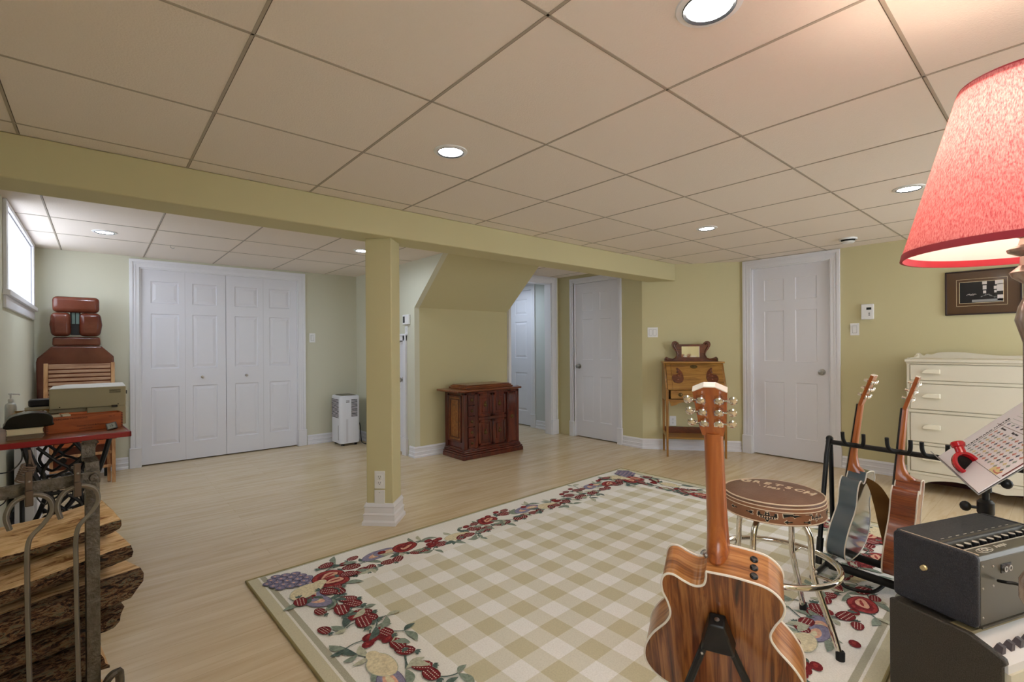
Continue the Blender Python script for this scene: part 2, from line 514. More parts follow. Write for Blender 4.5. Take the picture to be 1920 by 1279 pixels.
def casing(name, p0, p1, s0, s1, z1, out, wd=.085, plinth=.20, left=True):
    """door casing on the room face of a wall line p0->p1, around opening s0..s1"""
    p0 = Vector((p0[0], p0[1], 0)); p1 = Vector((p1[0], p1[1], 0))
    e = (p1 - p0).normalized(); n = Vector((e.y, -e.x, 0)) * out
    M = frame(p0, e, n, (0, 0, 1))
    b = MB()
    def upright(a, c, inner_right):
        b.box(a, -.012, 0, c, 0, z1 + wd, 0, M)
        q = .012
        if inner_right: b.box(a, -.020, 0, a + .028, -.012, z1 + wd - .0, 0, M); b.box(a + .040, -.016, 0, a + .052, -.012, z1 + wd - .04, 0, M)
        else: b.box(c - .028, -.020, 0, c, -.012, z1 + wd, 0, M); b.box(c - .052, -.016, 0, c - .040, -.012, z1 + wd - .04, 0, M)
        if plinth:
            b.box(a - .008, -.026, 0, c + .008, 0, plinth, 0, M)
            b.box(a - .008, -.029, plinth - .012, c + .008, 0, plinth - .004, 0, M)
    if left: upright(s0 - wd, s0, True)
    upright(s1, s1 + wd, False)
    b.box(s0 - (wd if left else 0) - .0004, -.0127, z1, s1 + wd + .0004, -.0003, min(z1 + wd, ZC - .002), 0, M)
    b.box(s0 - (wd if left else 0), -.0206, z1 + wd - .028, s1 + wd + .0004, -.0122, min(z1 + wd, ZC - .002), 0, M)
    b.box(s0 - (wd - .04 if left else 0), -.016, z1 + wd - .05, s1 + wd - .04, -.012, z1 + wd - .038, 0, M)
    # jamb lining
    b.box(s0 - .004, 0, 0, s0 + .012, TH, z1, 0, M).box(s1 - .012, 0, 0, s1 + .004, TH, z1, 0, M).box(s0, 0, z1 - .012, s1, TH, z1 + .004, 0, M)
    return struct(name, b, M_white, bevel=.002)
casing('trim_3', (XL, YB), (2.59, YB), .32 - XL, 1.855 - XL, 2.025, -1, .08)
casing('trim_4', (SX1, 4.60), (4.80, 4.60), .02, .76, 2.05, -1, .10, left=False)
casing('trim_5', (4.80, 4.60), (4.80, 3.26), 4.60 - 4.325, 4.60 - 3.60, 2.03, -1, .055)
casing('trim_6', (XR, 2.42), (XR, YF), 2.42 - 2.31, 2.42 - 1.55, 2.04, -1, .085)
casing('trim_7', (4.86, 6.9), (4.86, 4.72), .75, 1.69, 2.05, -1, .085)
# casing of the low stair door
b = MB()
b.box(SX0 - .016, 4.79, 0, SX0, 4.865, 1.33).box(SX0 - .024, 4.79, 0, SX0 - .016, 4.815, 1.33).box(SX0 - .016, 4.79, 1.27, SX0, 5.66, 1.34).box(SX0 - .022, 4.78, 1.325, SX0, 5.67, 1.345)
b.box(SX0 - .016, 5.585, 0, SX0, 5.66, 1.33).box(SX0 - .03, 4.78, 0, SX0, 4.87, .19)
struct('trim_8', b, M_white, bevel=.002)
struct('trim_9', MB().box(3.894, 4.585, 0, 3.93, 4.74, 2.05), M_white, bevel=.002)

def panel_door(name, p0, ex, nrm, wd, ht, panels, m=None, th=.035, z0=.012, depth=.009):
    """panels: (x0,x1,z0,z1) fractions in metres; front face at y=0 towards -nrm ... local y+ goes into the wall"""
    M = frame(p0, ex, nrm, (0, 0, 1))
    b = MB()
    xs_ = sorted({0, wd} | {q for p in panels for q in p[:2]})
    zs_ = sorted({z0, ht} | {q for p in panels for q in p[2:]})
    def inp(x, z): return any(p[0] < x < p[1] and p[2] < z < p[3] for p in panels)
    for i in range(len(xs_) - 1):
        for j in range(len(zs_) - 1):
            xa, xb, za, zb = xs_[i], xs_[i + 1], zs_[j], zs_[j + 1]
            if not inp((xa + xb) / 2, (za + zb) / 2):
                b.add([(xa, 0, za), (xb, 0, za), (xb, 0, zb), (xa, 0, zb)], [(0, 1, 2, 3)], 0, M)
    for (xa, xb, za, zb) in panels:
        r = [(xa, za, xb, zb, 0), (xa + .006, za + .006, xb - .006, zb - .006, depth), (xa + .016, za + .016, xb - .016, zb - .016, depth), (xa + .042, za + .042, xb - .042, zb - .042, .002)]
        vs = []
        for (a, c, d, e_, y) in r: vs += [(a, y, c), (d, y, c), (d, y, e_), (a, y, e_)]
        fs = []
        for k in range(3):
            for q in range(4): fs.append((k * 4 + q, k * 4 + (q + 1) % 4, (k + 1) * 4 + (q + 1) % 4, (k + 1) * 4 + q))
        fs.append((12, 13, 14, 15))
        b.add(vs, fs, 0, M)
    vs = [(0, 0, z0), (wd, 0, z0), (wd, 0, ht), (0, 0, ht), (0, th, z0), (wd, th, z0), (wd, th, ht), (0, th, ht)]
    b.add(vs, [(4, 7, 6, 5), (0, 4, 5, 1), (1, 5, 6, 2), (2, 6, 7, 3), (3, 7, 4, 0)], 0, M)
    o = struct(name, b, m or M_door, angle=15)
    return o, M
def six(wd, ht, st=.115):
    mid = wd / 2; k = .055
    return [(a, c, z[0], z[1]) for (a, c) in ((st, mid - k), (mid + k, wd - st)) for z in ((.22, .80), (1.02, ht - .47), (ht - .36, ht - .13))]
def knob(parent, M, x, z, r=.027, m=None, rose=.032, ln=.05):
    K = M @ T(x, 0, z) @ R(PI / 2, 'X')
    b = MB().lathe([(rose, 0), (rose, .006), (.012, .01), (.010, ln * .5), (r * .7, ln * .55), (r, ln * .75), (r * .9, ln * .95), (r * .5, ln), (0, ln)], 20, 0, K)
    b.build('door_handle', m or M_steel, parent)
# bifold closet: two leaves, each leaf hinged in the middle
hw = (1.845 - .325) / 2
for i in range(2):
    x0 = .328 + i * (hw + .002)
    ht = 2.015
    pn = []
    for q in (0, 1):
        a = q * hw / 2
        pn += [(a + .085 + (.01 if q else 0) - (.03 if q else 0), a + hw / 2 - .085 + (.03 if not q else 0), z[0], z[1]) for z in ((.20, .80), (.99, 1.56), (1.67, 1.895))]
    d, M = panel_door('door_%d' % (i + 1), (x0, YB + .02, 0), (1, 0, 0), (0, 1, 0), hw - .002, ht, pn)
    knob(d, M, (.53 if i == 0 else .20), .89, r=.014, rose=.012, ln=.035)
    MB().box(x0 + hw / 2 - .001, YB + .0195, .02, x0 + hw / 2 + .001, YB + .0205, ht - .01).build('hinge_seam', mat('seam%d' % i, (190, 190, 196), .6), d)
# low stair door
d, M = panel_door('door_3', (SX0 + .02, 5.575, 0), (0, -1, 0), (1, 0, 0), .70, 1.26, [(.1, .6, .18, .62), (.1, .6, .74, 1.12)])
knob(d, M, .66, .83)
# hall door, passage door, right door
d, M = panel_door('door_4', (4.90, 6.13, 0), (0, -1, 0), (1, 0, 0), .90, 2.04, six(.90, 2.04, .12))
d, M = panel_door('door_5', (4.83, 4.312, 0), (0, -1, 0), (1, 0, 0), .70, 2.015, six(.70, 2.015), depth=.005)
knob(d, M, .06, .93)
d, M = panel_door('door_6', (XR + .03, 2.298, 0), (0, -1, 0), (1, 0, 0), .736, 2.03, six(.736, 2.03), depth=.005)
knob(d, M, .665, .92)
MB().box(4.662, 4.60 + .02, .86, 4.666, 4.60 + .06, .92).build('strike_plate', M_steel, bpy.data.objects['trim_4'])

# ------------------------------------------------------------------ recessed lamps and detector
lens = bpy.data.materials.new('lamp_lens'); lens.use_nodes = True
nt = lens.node_tree; nt.nodes.remove(nt.nodes['Principled BSDF'])
em = nt.nodes.new('ShaderNodeEmission'); em.inputs[0].default_value = (1, .945, .885, 1); em.inputs[1].default_value = LENS_STRENGTH
nt.links.new(em.outputs[0], nt.nodes['Material Output'].inputs[0])
lens2 = lens.copy(); lens2.name = 'lamp_lens_cool'; lens2.node_tree.nodes['Emission'].inputs[0].default_value = (.76, .87, 1, 1); lens2.node_tree.nodes['Emission'].inputs[1].default_value = LENS_STRENGTH * 2.2
def rlight(x, y, label, ln=lens, r=.060):
    e = empty('recessed_light', (x, y, ZC), 0, label, 'ceiling light', 'recessed ceiling lights')
    k = r / .060
    MB().lathe([(.060 * k, -.001), (.063 * k, -.006), (.078 * k, -.004), (.080 * k, 0), (.060 * k, .0), (.060 * k, -.001)], 32).build('trim_ring', M_plastic, e)
    MB().lathe([(.055 * k, -.0035), (.0615 * k, -.0095), (.0635 * k, -.0065), (.0605 * k, -.0005), (.055 * k, -.0035)], 32).build('inner_ring', M_black, e)
    MB().lathe([(0, -.003), (.058 * k, -.003), (.058 * k, -.001), (0, -.001)], 32).build('lens', ln, e)
    return e
rlight(1.278, 1.926, 'round recessed light in the middle of the main ceiling, nearer the column')
rlight(1.275, .645, 'large-looking round recessed light at the very top of the picture', r=.066)
rlight(3.681, 1.894, 'small bright recessed light above the secretary desk side of the main ceiling')
rlight(3.683, .633, 'round recessed light just left of the red lamp shade')
rlight(.044, 5.012, 'recessed light in the lower far ceiling close to the window', lens2)
rlight(1.93, 4.45, 'recessed light half hidden behind the column', lens2)
rlight(4.30, 5.35, 'recessed light in the hall beyond the open doorway', lens2)
rlight(1.278, -.65, 'unseen recessed light added behind the camera on the left'); rlight(3.683, -.65, 'unseen recessed light added behind the camera on the right')  # extra fixtures out of view, added for more light
e = empty('smoke_detector', (5.008, 1.281, ZC), 0, 'round white smoke detector with a dark gap on the ceiling near the right door', 'smoke detector')
MB().lathe([(0, -.004), (.062, -.004), (.068, -.016), (.068, 0)], 28).build('base', M_plastic, e)
MB().lathe([(0, -.03), (.045, -.03), (.052, -.018), (.052, -.010)], 28).build('vent_ring', M_dark, e)
MB().lathe([(0, -.044), (.040, -.042), (.052, -.032), (.050, -.028), (0, -.026)], 28).build('cover', M_plastic, e)
e = MB().tube([(.50, 5.29, ZC), (.50, 5.29, ZC - .02), (.515, 5.29, ZC - .028), (.53, 5.29, ZC - .02)], .002, 6).build('ceiling_hook', M_steel)
tag(e, 'tiny metal hook hanging from the far ceiling grid', 'hook')

# ------------------------------------------------------------------ things on the walls
def plate(name, label, cat, p, ex, nrm_in, wd, ht, kind, group=None):
    """p centre on wall face; nrm_in points into the wall"""
    M = frame(p, ex, nrm_in, (0, 0, 1))
    e = empty(name, (0, 0, 0), 0, label, cat, group, M=M)
    MB().box(-wd / 2, -.006, -ht / 2, wd / 2, 0, ht / 2).build('cover_plate', M_plastic, e, bevel=.002)
    if kind == 'rocker' or kind == 'rocker2':
        for q in ((0,) if kind == 'rocker' else (-.023, .023)):
            b = MB().box(q - .018, -.0065, -.035, q + .018, -.005, .035, 1)
            b.frustum([(q - .016, -.006, -.033), (q + .016, -.006, -.033), (q + .016, -.006, .033), (q - .016, -.006, .033)], [(q - .016, -.007, -.033), (q + .016, -.007, -.033), (q + .016, -.012, .033), (q - .016, -.012, .033)], 0)
            b.build('rocker', [M_plastic, M_gapg], e)
    if kind == 'outlet':
        for z in (.02, -.02):
            b = MB().box(-.017, -.009, z - .014, .017, -.006, z + .014, 0)
            b.box(-.008, -.0095, z - .002, -.006, -.009, z + .008, 1).box(.006, -.0095, z - .002, .008, -.009, z + .008, 1)
            b.lathe([(.003, 0), (.003, .0004), (0, .0004)], 10, 1, T(0, -.009, z - .008) @ R(PI / 2, 'X'))
            b.build('socket', [M_plastic, M_dark], e, bevel=.001)
        MB().lathe([(.003, 0), (.002, .001), (0, .001)], 10, 0, T(0, -.006, 0) @ R(PI / 2, 'X')).build('screw', M_steel, e)
    if kind == 'blank':
        for z in (.042, -.042): MB().lathe([(.003, 0), (.002, .001), (0, .001)], 10, 0, T(0, -.006, z) @ R(PI / 2, 'X')).build('screw', M_steel, e)
    return e
M_gapg = mat('plastic_gap_grey', (120, 120, 118), .6)
M_lcd = mat('lcd_dark', (30, 34, 34), .2)
plate('light_switch', 'single white light switch right of the double closet doors', 'light switch', (2.02, YB, 1.32), (1, 0, 0), (0, 1, 0), .072, .115, 'rocker')
ce = Vector((.6234874, -.7818334, 0)); cn = Vector((.7818334, .6234874, 0))
cc = Vector((4.80, 3.26, 0)) + ce * .118
plate('light_switch', 'double white light switch on the angled wall above the oak desk', 'light switch', (cc.x, cc.y, 1.35), ce, cn, .116, .115, 'rocker2')
plate('light_switch', 'single white light switch right of the closed white door, under the thermostat', 'light switch', (XR, 1.350, 1.34), (0, -1, 0), (1, 0, 0), .072, .115, 'rocker')
cc = Vector((4.80, 3.26, 0)) + ce * .335
plate('wall_outlet', 'white wall outlet low on the angled wall behind the oak desk legs', 'outlet', (cc.x, cc.y, .33), ce, cn, .072, .115, 'outlet')
plate('wall_outlet', 'white double wall outlet low on the square column', 'outlet', (CCX - CH2 / 2 + .002, CCY - CH2 / 2 - .002, .305), (.7071, -.7071, 0), (.7071, .7071, 0), .072, .118, 'outlet')
plate('blank_plate', 'white blank cover plate on the column under the outlet', 'cover plate', (CCX - CH2 / 2 + .001, CCY - CH2 / 2 - .001, .178), (.7071, -.7071, 0), (.7071, .7071, 0), .072, .118, 'blank')
# thermostats
M = frame((XR, 1.245, 1.50), (0, -1, 0), (1, 0, 0), (0, 0, 1))
e = empty('thermostat', (0, 0, 0), 0, 'square white thermostat with small dark display on the yellow wall', 'thermostat', M=M)
MB().box(-.048, -.028, -.072, .048, 0, .072).build('housing', M_plastic, e, bevel=.005)
MB().box(-.006, -.029, .018, .032, -.028, .040).build('display', M_lcd, e)
MB().box(.010, -.031, -.020, .022, -.028, -.010).box(.010, -.031, -.036, .022, -.028, -.026).build('button', M_gapg, e)
M = frame((SX0, 4.785, 1.50), (0, -1, 0), (1, 0, 0), (0, 0, 1))
e = empty('thermostat', (0, 0, 0), 0, 'white wall control with dark screen beside the column, over the low stair door', 'thermostat', M=M)
MB().box(-.06, -.028, -.055, .075, 0, .055).build('housing', M_plastic, e, bevel=.006)
MB().box(-.045, -.029, -.035, -.005, -.028, .035).build('display', M_lcd, e)
M = frame((SX0, 4.80, 1.385), (0, -1, 0), (1, 0, 0), (0, 0, 1))
e = empty('light_switch', (0, 0, 0), 0, 'narrow white switch under the wall control by the low stair door', 'light switch', M=M)
MB().box(-.03, -.006, -.06, .03, 0, .05).build('cover_plate', M_plastic, e, bevel=.002)
MB().box(-.016, -.011, -.033, .016, -.006, .033).build('rocker', M_plastic, e, bevel=.002)

# framed photograph
M = frame((XR, .476, 1.617), (0, -1, 0), (1, 0, 0), (0, 0, 1))
e = empty('picture_frame', (0, 0, 0), 0, 'framed small black and white photograph in a wide brown mat on the wall', 'picture', M=M)
W2, H2 = .225, .182
b = MB()
for (a, c, d_, f_) in ((-W2, -H2, W2, -H2 + .010), (-W2, H2 - .010, W2, H2), (-W2, -H2, -W2 + .010, H2), (W2 - .010, -H2, W2, H2)): b.box(a, -.022, c, d_, 0, f_)
b.build('frame', mat('dark_red_frame', (38, 14, 16), .3), e, bevel=.002)
M_mat = mat('brown_mat_board', (84, 58, 34), .25, coat=.6)
MB().box(-W2 + .01, -.010, -H2 + .01, W2 - .01, -.002, H2 - .01).build('mat_board', M_mat, e)
M_cream = mat('cream_line', (226, 208, 170), .5)
b = MB()
def rectline(b, x0, z0, x1, z1, t, y, mi=0):
    b.box(x0, y - .0006, z0, x1, y, z0 + t, mi).box(x0, y - .0006, z1 - t, x1, y, z1, mi).box(x0, y - .0006, z0, x0 + t, y, z1, mi).box(x1 - t, y - .0006, z0, x1, y, z1, mi)
rectline(b, -.155, -.110, .145, .112, .002, -.0102); rectline(b, -.137, -.088, .124, .090, .0035, -.0102)
b.build('mat_line', M_cream, e)
b = MB()
b.box(-.134, -.0108, -.085, .121, -.0101, .087, 0)
b.box(.001, -.0112, .062, .028, -.0108, .085, 2).box(.004, -.0112, .02, .026, -.0108, .052, 2).box(.006, -.0112, -.012, .024, -.0108, .010, 2)
b.box(.075, -.0112, .055, .121, -.0108, .087, 2).box(.085, -.0112, .0, .121, -.0108, .060, 2).box(.068, -.0112, .018, .084, -.0108, .044, 2).box(.07, -.0112, -.01, .084, -.0108, .010, 2)
b.box(.088, -.0112, -.075, .121, -.0108, -.030, 2).box(-.06, -.0112, -.080, .121, -.0108, -.060, 1)
random.seed(3)
for k in range(26):
    x = -.095 + .055 * random.random(); z = -.012 - .012 * random.random()
    b.box(x, -.0113, z, x + .008, -.0108, z + .003, 2)
for k in range(34):
    x = -.01 + .09 * random.random(); z = -.040 + .012 * math.sin(x * 60) + .008 * random.random()
    b.box(x, -.0113, z, x + .008, -.0108, z + .003, 1)
b.build('photograph', [mat('photo_black', (12, 12, 14), .3), mat('photo_grey', (150, 150, 150), .4), mat('photo_white', (216, 208, 204), .4)], e)

# ------------------------------------------------------------------ dehumidifier
e = empty('dehumidifier', (2.335, 5.905, 0), 0, 'white upright dehumidifier with dark louvres standing near the closet', 'dehumidifier')
HX, HY = .125, .155
def rrect(hx, hy, r, n=5):
    o = []
    for (sx, sy, a0) in ((1, 1, 0), (-1, 1, 90), (-1, -1, 180), (1, -1, 270)):
        for k in range(n + 1):
            a = math.radians(a0 + 90 * k / n)
            o.append((sx * (hx - r) + r * math.cos(a), sy * (hy - r) + r * math.sin(a)))
    return o
b = MB().prism(rrect(HX, HY, .045), .03, .60)
b.prism(rrect(HX - .008, HY - .008, .04), .60, .608)
b.build('body', mat('appliance_white', (232, 234, 240), .4), e, bevel=.004)
MB().prism(rrect(HX - .035, HY - .035, .02), .6085, .612).build('top_grille', mat('grille_grey', (120, 116, 100), .5), e)
b = MB(); b2 = MB()
for k in range(15):
    z = .34 + k * .0155
    b.box(-HX - .0012, -HY + .055, z, -HX + .004, HY - .03, z + .008)
    if k < 14: b2.box(.01, -HY - .0012, z + .012, HX - .038, -HY + .004, z + .020)
b.build('side_louvre', M_dark, e); b2.build('front_louvre', M_dark, e)
b = MB().box(-.055, -HY - .001, .545, -.012, -HY + .002, .553).box(-.055, -HY - .001, .528, -.012, -HY + .002, .538)
b.build('badge', mat('badge_grey', (130, 130, 132), .4), e)
MB().box(-HX - .001, -.09, .07, -HX + .003, -.08, .25).build('water_gauge', M_gapg, e)
MB().box(-.055, -HY - .0006, .05, -.03, -HY + .001, .325).build('tank_seam', mat('seam_grey', (214, 214, 220), .5), e)
for sx in (-1, 1):
    for sy in (-1, 1):
        MB().lathe([(.018, 0), (.018, .03)], 12, 0, T(sx * .08, sy * .11, 0)).build('foot', M_black, e)
MB().tube(spline([(.122, -.02, .31), (.16, -.05, .24), (.19, -.01, .10), (.185, -.05, .010), (.165, -.20, .008), (.20, -.30, .008)], 6), .006, 8).build('power_cord', M_black, e)

# ------------------------------------------------------------------ carved sewing cabinet
W_mah = wood('mahogany', [(.25, (34, 8, 4)), (.5, (82, 24, 10)), (.75, (126, 50, 20))], (18, 18, 2.2), 1.5, .3, .4)
W_mahx = wood('mahogany_top', [(.25, (70, 28, 10)), (.5, (120, 60, 26)), (.75, (150, 86, 42))], (2.2, 18, 18), 1.5, .3, .4)
W_burl = wood('walnut_burl', [(.3, (92, 48, 16)), (.5, (138, 80, 32)), (.7, (168, 104, 48))], (10, 10, 6), 3.5, .3, .4)
e = empty('sewing_cabinet', (2.93, 4.19, 0), 0, 'dark carved mahogany sewing cabinet with small drawers against the stair wall', 'cabinet')
CW, CD, CH = .77, .37, .715
b = MB().box(.02, .02, .10, CW - .02, CD, CH - .01)
# corner posts, rails
for x in (.0, .135, CW - .17, CW - .045): b.box(x, 0, .09, x + .045, .05, CH - .01)
b.box(0, CD - .05, .09, .05, CD, CH - .01).box(CW - .05, CD - .05, .09, CW, CD, CH - .01)
b.box(0, 0, CH - .035, CW, CD, CH - .005).box(0, 0, .08, CW, CD, .11)
b.build('carcass', W_mah, e, bevel=.004)
b = MB()
for (o, z0, z1) in ((.035, 0, .045), (.028, .045, .065), (.015, .065, .085), (.008, .085, .10)): b.box(-o, -o, z0, CW + o, CD, z1)
b.build('plinth', W_mah, e, bevel=.006)
b = MB().box(-.11, -.03, CH, CW + .02, CD + .0, CH + .022)
b.box(CW + .02, .12, CH + .004, CW + .11, .16, CH + .018)
b.build('top_board', W_mahx, e, bevel=.006)
b = MB().box(.045, .02, CH + .022, CW - .07, CD - .01, CH + .040).box(.06, .03, CH + .040, CW - .085, CD - .02, CH + .056).box(.075, .045, CH + .056, CW - .10, CD - .03, CH + .066)
b.build('lid', W_mahx, e, bevel=.005)
b = MB()
for (t_, y) in ((0, -.001), (.02, .004)):
    pass
b.box(.010, .075, .18, .019, .315, .66, 0)
b.build('side_panel', W_burl, e)
b = MB(); rr = .018
for (y0, z0, y1, z1) in ((.07, .17, .32, .19), (.07, .65, .32, .67), (.07, .17, .09, .67), (.30, .17, .32, .67), (.11, .21, .28, .222), (.11, .62, .28, .632), (.11, .21, .122, .63), (.268, .21, .28, .63)): b.box(.002, y0, z0, .02, y1, z1)
b.build('side_moulding', W_mah, e, bevel=.004)
def boss(b, x, z, y, r=.017):
    b.lathe([(r, 0), (r * .8, .006), (r * .35, .009), (r * .3, .014), (r * .55, .018), (0, .022)], 10, 0, T(x, y, z) @ R(PI / 2, 'X'))
for k in range(5):
    z0 = .115 + k * .115
    dr = MB().box(.05, -.008, z0, .132, .03, z0 + .105).box(.062, -.013, z0 + .012, .120, -.008, z0 + .093).build('drawer', W_mah, e, bevel=.004)
    bb = MB(); boss(bb, .091, z0 + .052, -.013); bb.build('knob', M_dark_b if 'M_dark_b' in globals() else M_brass, dr)
for (x0, x1, z0, z1) in ((.185, .375, .43, .69), (.385, .575, .43, .69), (.185, .375, .12, .40), (.385, .575, .12, .40)):
    b = MB().box(x0, .006, z0, x1, .035, z1)
    for (a, c, d_, f_) in ((x0, z0, x1, z0 + .03), (x0, z1 - .03, x1, z1), (x0, z0, x0 + .03, z1), (x1 - .03, z0, x1, z1)): b.box(a, -.004, c, d_, .006, f_)
    b.box(x0 + .055, -.002, z0 + .055, x1 - .055, .006, z1 - .055)
    dr = b.build('door', W_mah, e, bevel=.004)
    bb = MB(); boss(bb, (x0 + x1) / 2, (z0 + z1) / 2, -.003, .022); bb.ball(((x0 + x1) / 2, -.006, (z0 + z1) / 2 + .03), (.012, .006, .012)); bb.build('knob', M_brass, dr)
MB().box(.18, -.006, .40, .58, .03, .43).build('middle_rail', W_mah, e, bevel=.004)
b = MB().box(.61, -.006, .12, .715, .03, .67)
for k in range(9): b.tube([(.62 + k * .0105, -.007, .46), (.62 + k * .0105, -.007, .66)], .004, 6)
pn = b.build('reeded_panel', W_mah, e, bevel=.003)
bb = MB(); boss(bb, .66, .40, -.006, .024); bb.build('rosette', M_brass, pn)

# ------------------------------------------------------------------ oak secretary desk on the angled wall
W_oak = wood('golden_oak', [(.25, (104, 66, 18)), (.5, (156, 108, 42)), (.75, (186, 138, 66))], (22, 22, 2.5), 1.2, .4, .25)
W_oakh = wood('golden_oak_horizontal', [(.25, (112, 72, 22)), (.5, (160, 112, 44)), (.75, (188, 140, 66))], (2.5, 22, 22), 1.2, .4, .25)
W_oakd = wood('dark_stained_oak', [(.25, (56, 22, 10)), (.5, (98, 46, 18)), (.75, (128, 66, 28))], (6, 22, 16), 2, .35, .4)
o = Vector((4.80, 3.26, 0)) + ce * .215 - cn * .035
M = frame(o, ce, cn, (0, 0, 1))          # x along wall, y into wall
e = empty('secretary_desk', (0, 0, 0), 0, 'antique golden oak drop-front desk with small mirror on the angled wall', 'desk', M=M)
DW = .62
# carcass side profile (y: 0 at wall side, negative to the room)
side = [(0, .62), (0, 1.0), (-.17, 1.0), (-.34, .72), (-.34, .60), (0, .60)]
for x in (0, DW - .018):
    b = MB(); b.add([(x, y, z) for y, z in side] + [(x + .018, y, z) for y, z in side], [list(range(6)), list(range(6, 12))[::-1]] + [(i, (i + 1) % 6, 6 + (i + 1) % 6, 6 + i) for i in range(6)])
    b.build('side_board', W_oak, e, bevel=.002)
MB().box(-.012, -.20, 1.0, DW + .012, 0, 1.018).build('top_shelf', W_oakh, e, bevel=.003)
MB().box(.018, -.012, .30, DW - .018, 0, 1.0).box(.018, -.33, .60, DW - .018, -.0, .612).build('back_board', W_oakh, e) if False else None
b = MB().box(.018, -.012, .58, DW - .018, 0, 1.0).box(.018, -.335, .60, DW - .018, -.012, .615).box(.018, -.335, .715, DW - .018, -.012, .727)
b.build('inner_case', W_oakh, e)
# sloping fall front
dn = Vector((0, -.28, -.17)).normalized()
ff0 = Vector((.02, -.345, .722)); ff1 = Vector((.02, -.178, 1.0))
ez = (ff1 - ff0).normalized(); ey = Vector((0, ez.z, -ez.y))
MF = frame(ff0, (1, 0, 0), ey, ez)
Lf = (ff1 - ff0).length
ff = MB().box(0, -.004, 0, DW - .04, .016, Lf, 0, MF).box(.05, -.009, .0, .056, -.004, Lf, 0, MF).build('fall_front', W_oakh, e, bevel=.002)
b = MB().lathe([(.028, 0), (.024, .004), (0, .006)], 16, 0, MF @ T(DW / 2 - .02, -.004, Lf - .045) @ Matrix.Diagonal((1.4, 1, .8, 1)) @ R(PI / 2, 'X'))
b.ball((DW / 2 - .02, -.010, Lf - .045), (.010, .006, .010), 0, 10, MF)
b.build('escutcheon', M_brass, ff)
for s in (-1, 1):
    cx = DW / 2 - .02 + s * .165
    pts = spline([(cx + s * .012, .235), (cx - s * .030, .19), (cx - s * .048, .12), (cx - s * .034, .065), (cx + s * .01, .045), (cx + s * .055, .062), (cx + s * .075, .105), (cx + s * .058, .145), (cx + s * .030, .150), (cx + s * .008, .165), (cx + s * .016, .20)], 5, True)
    b = MB(); b.prism([(p.x, p.y) for p in pts], 0, .005, 0, MF @ T(0, -.004, .03) @ R(PI / 2, 'X'))
    for k in range(7): b.ball((cx + s * (.012 - .010 * k * (k % 2)), -.010, .22 - k * .021 + .03 - .03), (.011, .004, .010), 0, 8, MF @ T(0, 0, .03))
    b.tube([MF @ Vector((cx + s * .03, -.006, .10)), MF @ Vector((cx + s * .05, -.007, .085)), MF @ Vector((cx + s * .06, -.006, .11))], .004, 6)
    b.build('carved_scroll', W_oakd, ff)
# drawer and apron
dr = MB().box(.05, -.350, .625, DW - .05, -.335, .712).build('drawer', W_oakh, e, bevel=.002)
for x in (.15, DW - .15):
    MB().lathe([(.022, 0), (.018, .004), (.008, .006), (.008, .014), (.014, .02), (0, .024)], 16, 0, T(x, -.350, .668) @ R(PI / 2, 'X')).build('knob', M_brass, dr)
ap = [(.04, .60), (DW - .04, .60)] + [(p.x, p.y) for p in spline([(DW - .05, .545), (DW - .10, .555), (DW - .16, .585), (DW / 2, .592), (.16, .585), (.10, .555), (.05, .545)], 5)]
MB().prism(ap, 0, .014, 0, T(0, -.330, 0) @ R(PI / 2, 'X')).build('apron', W_oakh, e)
for (x, y) in ((.0, -.345), (DW - .028, -.345), (0, -.03), (DW - .028, -.03)):
    MB().frustum([(x + .004, y, 0), (x + .024, y, 0), (x + .024, y + .02, 0), (x + .004, y + .02, 0)], [(x, y, .60 if y > -.1 else .72), (x + .028, y, .60 if y > -.1 else .72), (x + .028, y + .028, .60 if y > -.1 else .72), (x, y + .028, .60 if y > -.1 else .72)]).build('leg', W_oak, e, bevel=.002)
MB().box(.018, -.32, .19, DW - .018, -.02, .204).build('lower_shelf', W_oakh, e, bevel=.002)
MB().box(.02, -.03, .20, DW - .02, -.018, .275).build('shelf_back', W_oakd, e)
for x in (.004, DW - .022): MB().box(x, -.32, .20, x + .016, -.02, .235).build('side_rail', W_oak, e, bevel=.002)
# gallery with mirror
gal = [(.0, 1.018), (.0, 1.045), (.02, 1.068), (.055, 1.055), (.10, 1.05), (.14, 1.075), (.135, 1.12), (.105, 1.16), (.085, 1.20), (.095, 1.235), (.13, 1.245), (.165, 1.225), (.18, 1.21), (.31, 1.205)]
gl_ = [(p.x, p.y) for p in spline(gal, 4)]
gr_ = [(DW - .0 - x * 1.0, z) for (x, z) in gl_][::-1]
outl = gl_ + gr_[1:]
gx = lambda x: .02 + x * .92
out2 = [(gx(x), z) for x, z in outl]
n = len(out2)
# ring with window: build as strips left, right, top, bottom
b = MB()
mx0, mx1, mz0, mz1 = .205, .395, 1.065, 1.185
b.prism([p for p in out2 if p[0] <= mx0] + [(mx0, 1.21), (mx0, 1.018)], 0, .016, 0, T(0, -.06, 0) @ R(PI / 2, 'X'))
b.prism([(mx1, 1.018), (mx1, 1.21)] + [p for p in out2 if p[0] >= mx1], 0, .016, 0, T(0, -.06, 0) @ R(PI / 2, 'X'))
b.box(mx0, -.076, mz1, mx1, -.06, 1.21).box(mx0, -.076, 1.018, mx1, -.06, mz0)
for s in (0, 1):
    f = (lambda x: gx(x)) if s == 0 else (lambda x: gx(DW - x))
    b.tube([(f(x), -.078, z) for x, z in ((.03, 1.04), (.08, 1.035), (.13, 1.055), (.155, 1.10), (.135, 1.15), (.11, 1.19), (.125, 1.225), (.145, 1.215), (.14, 1.20))], .007, 8)
    b.ball((f(.03), -.078, 1.045), (.018, .01, .018))
b.build('gallery', W_oakd, e, angle=40)
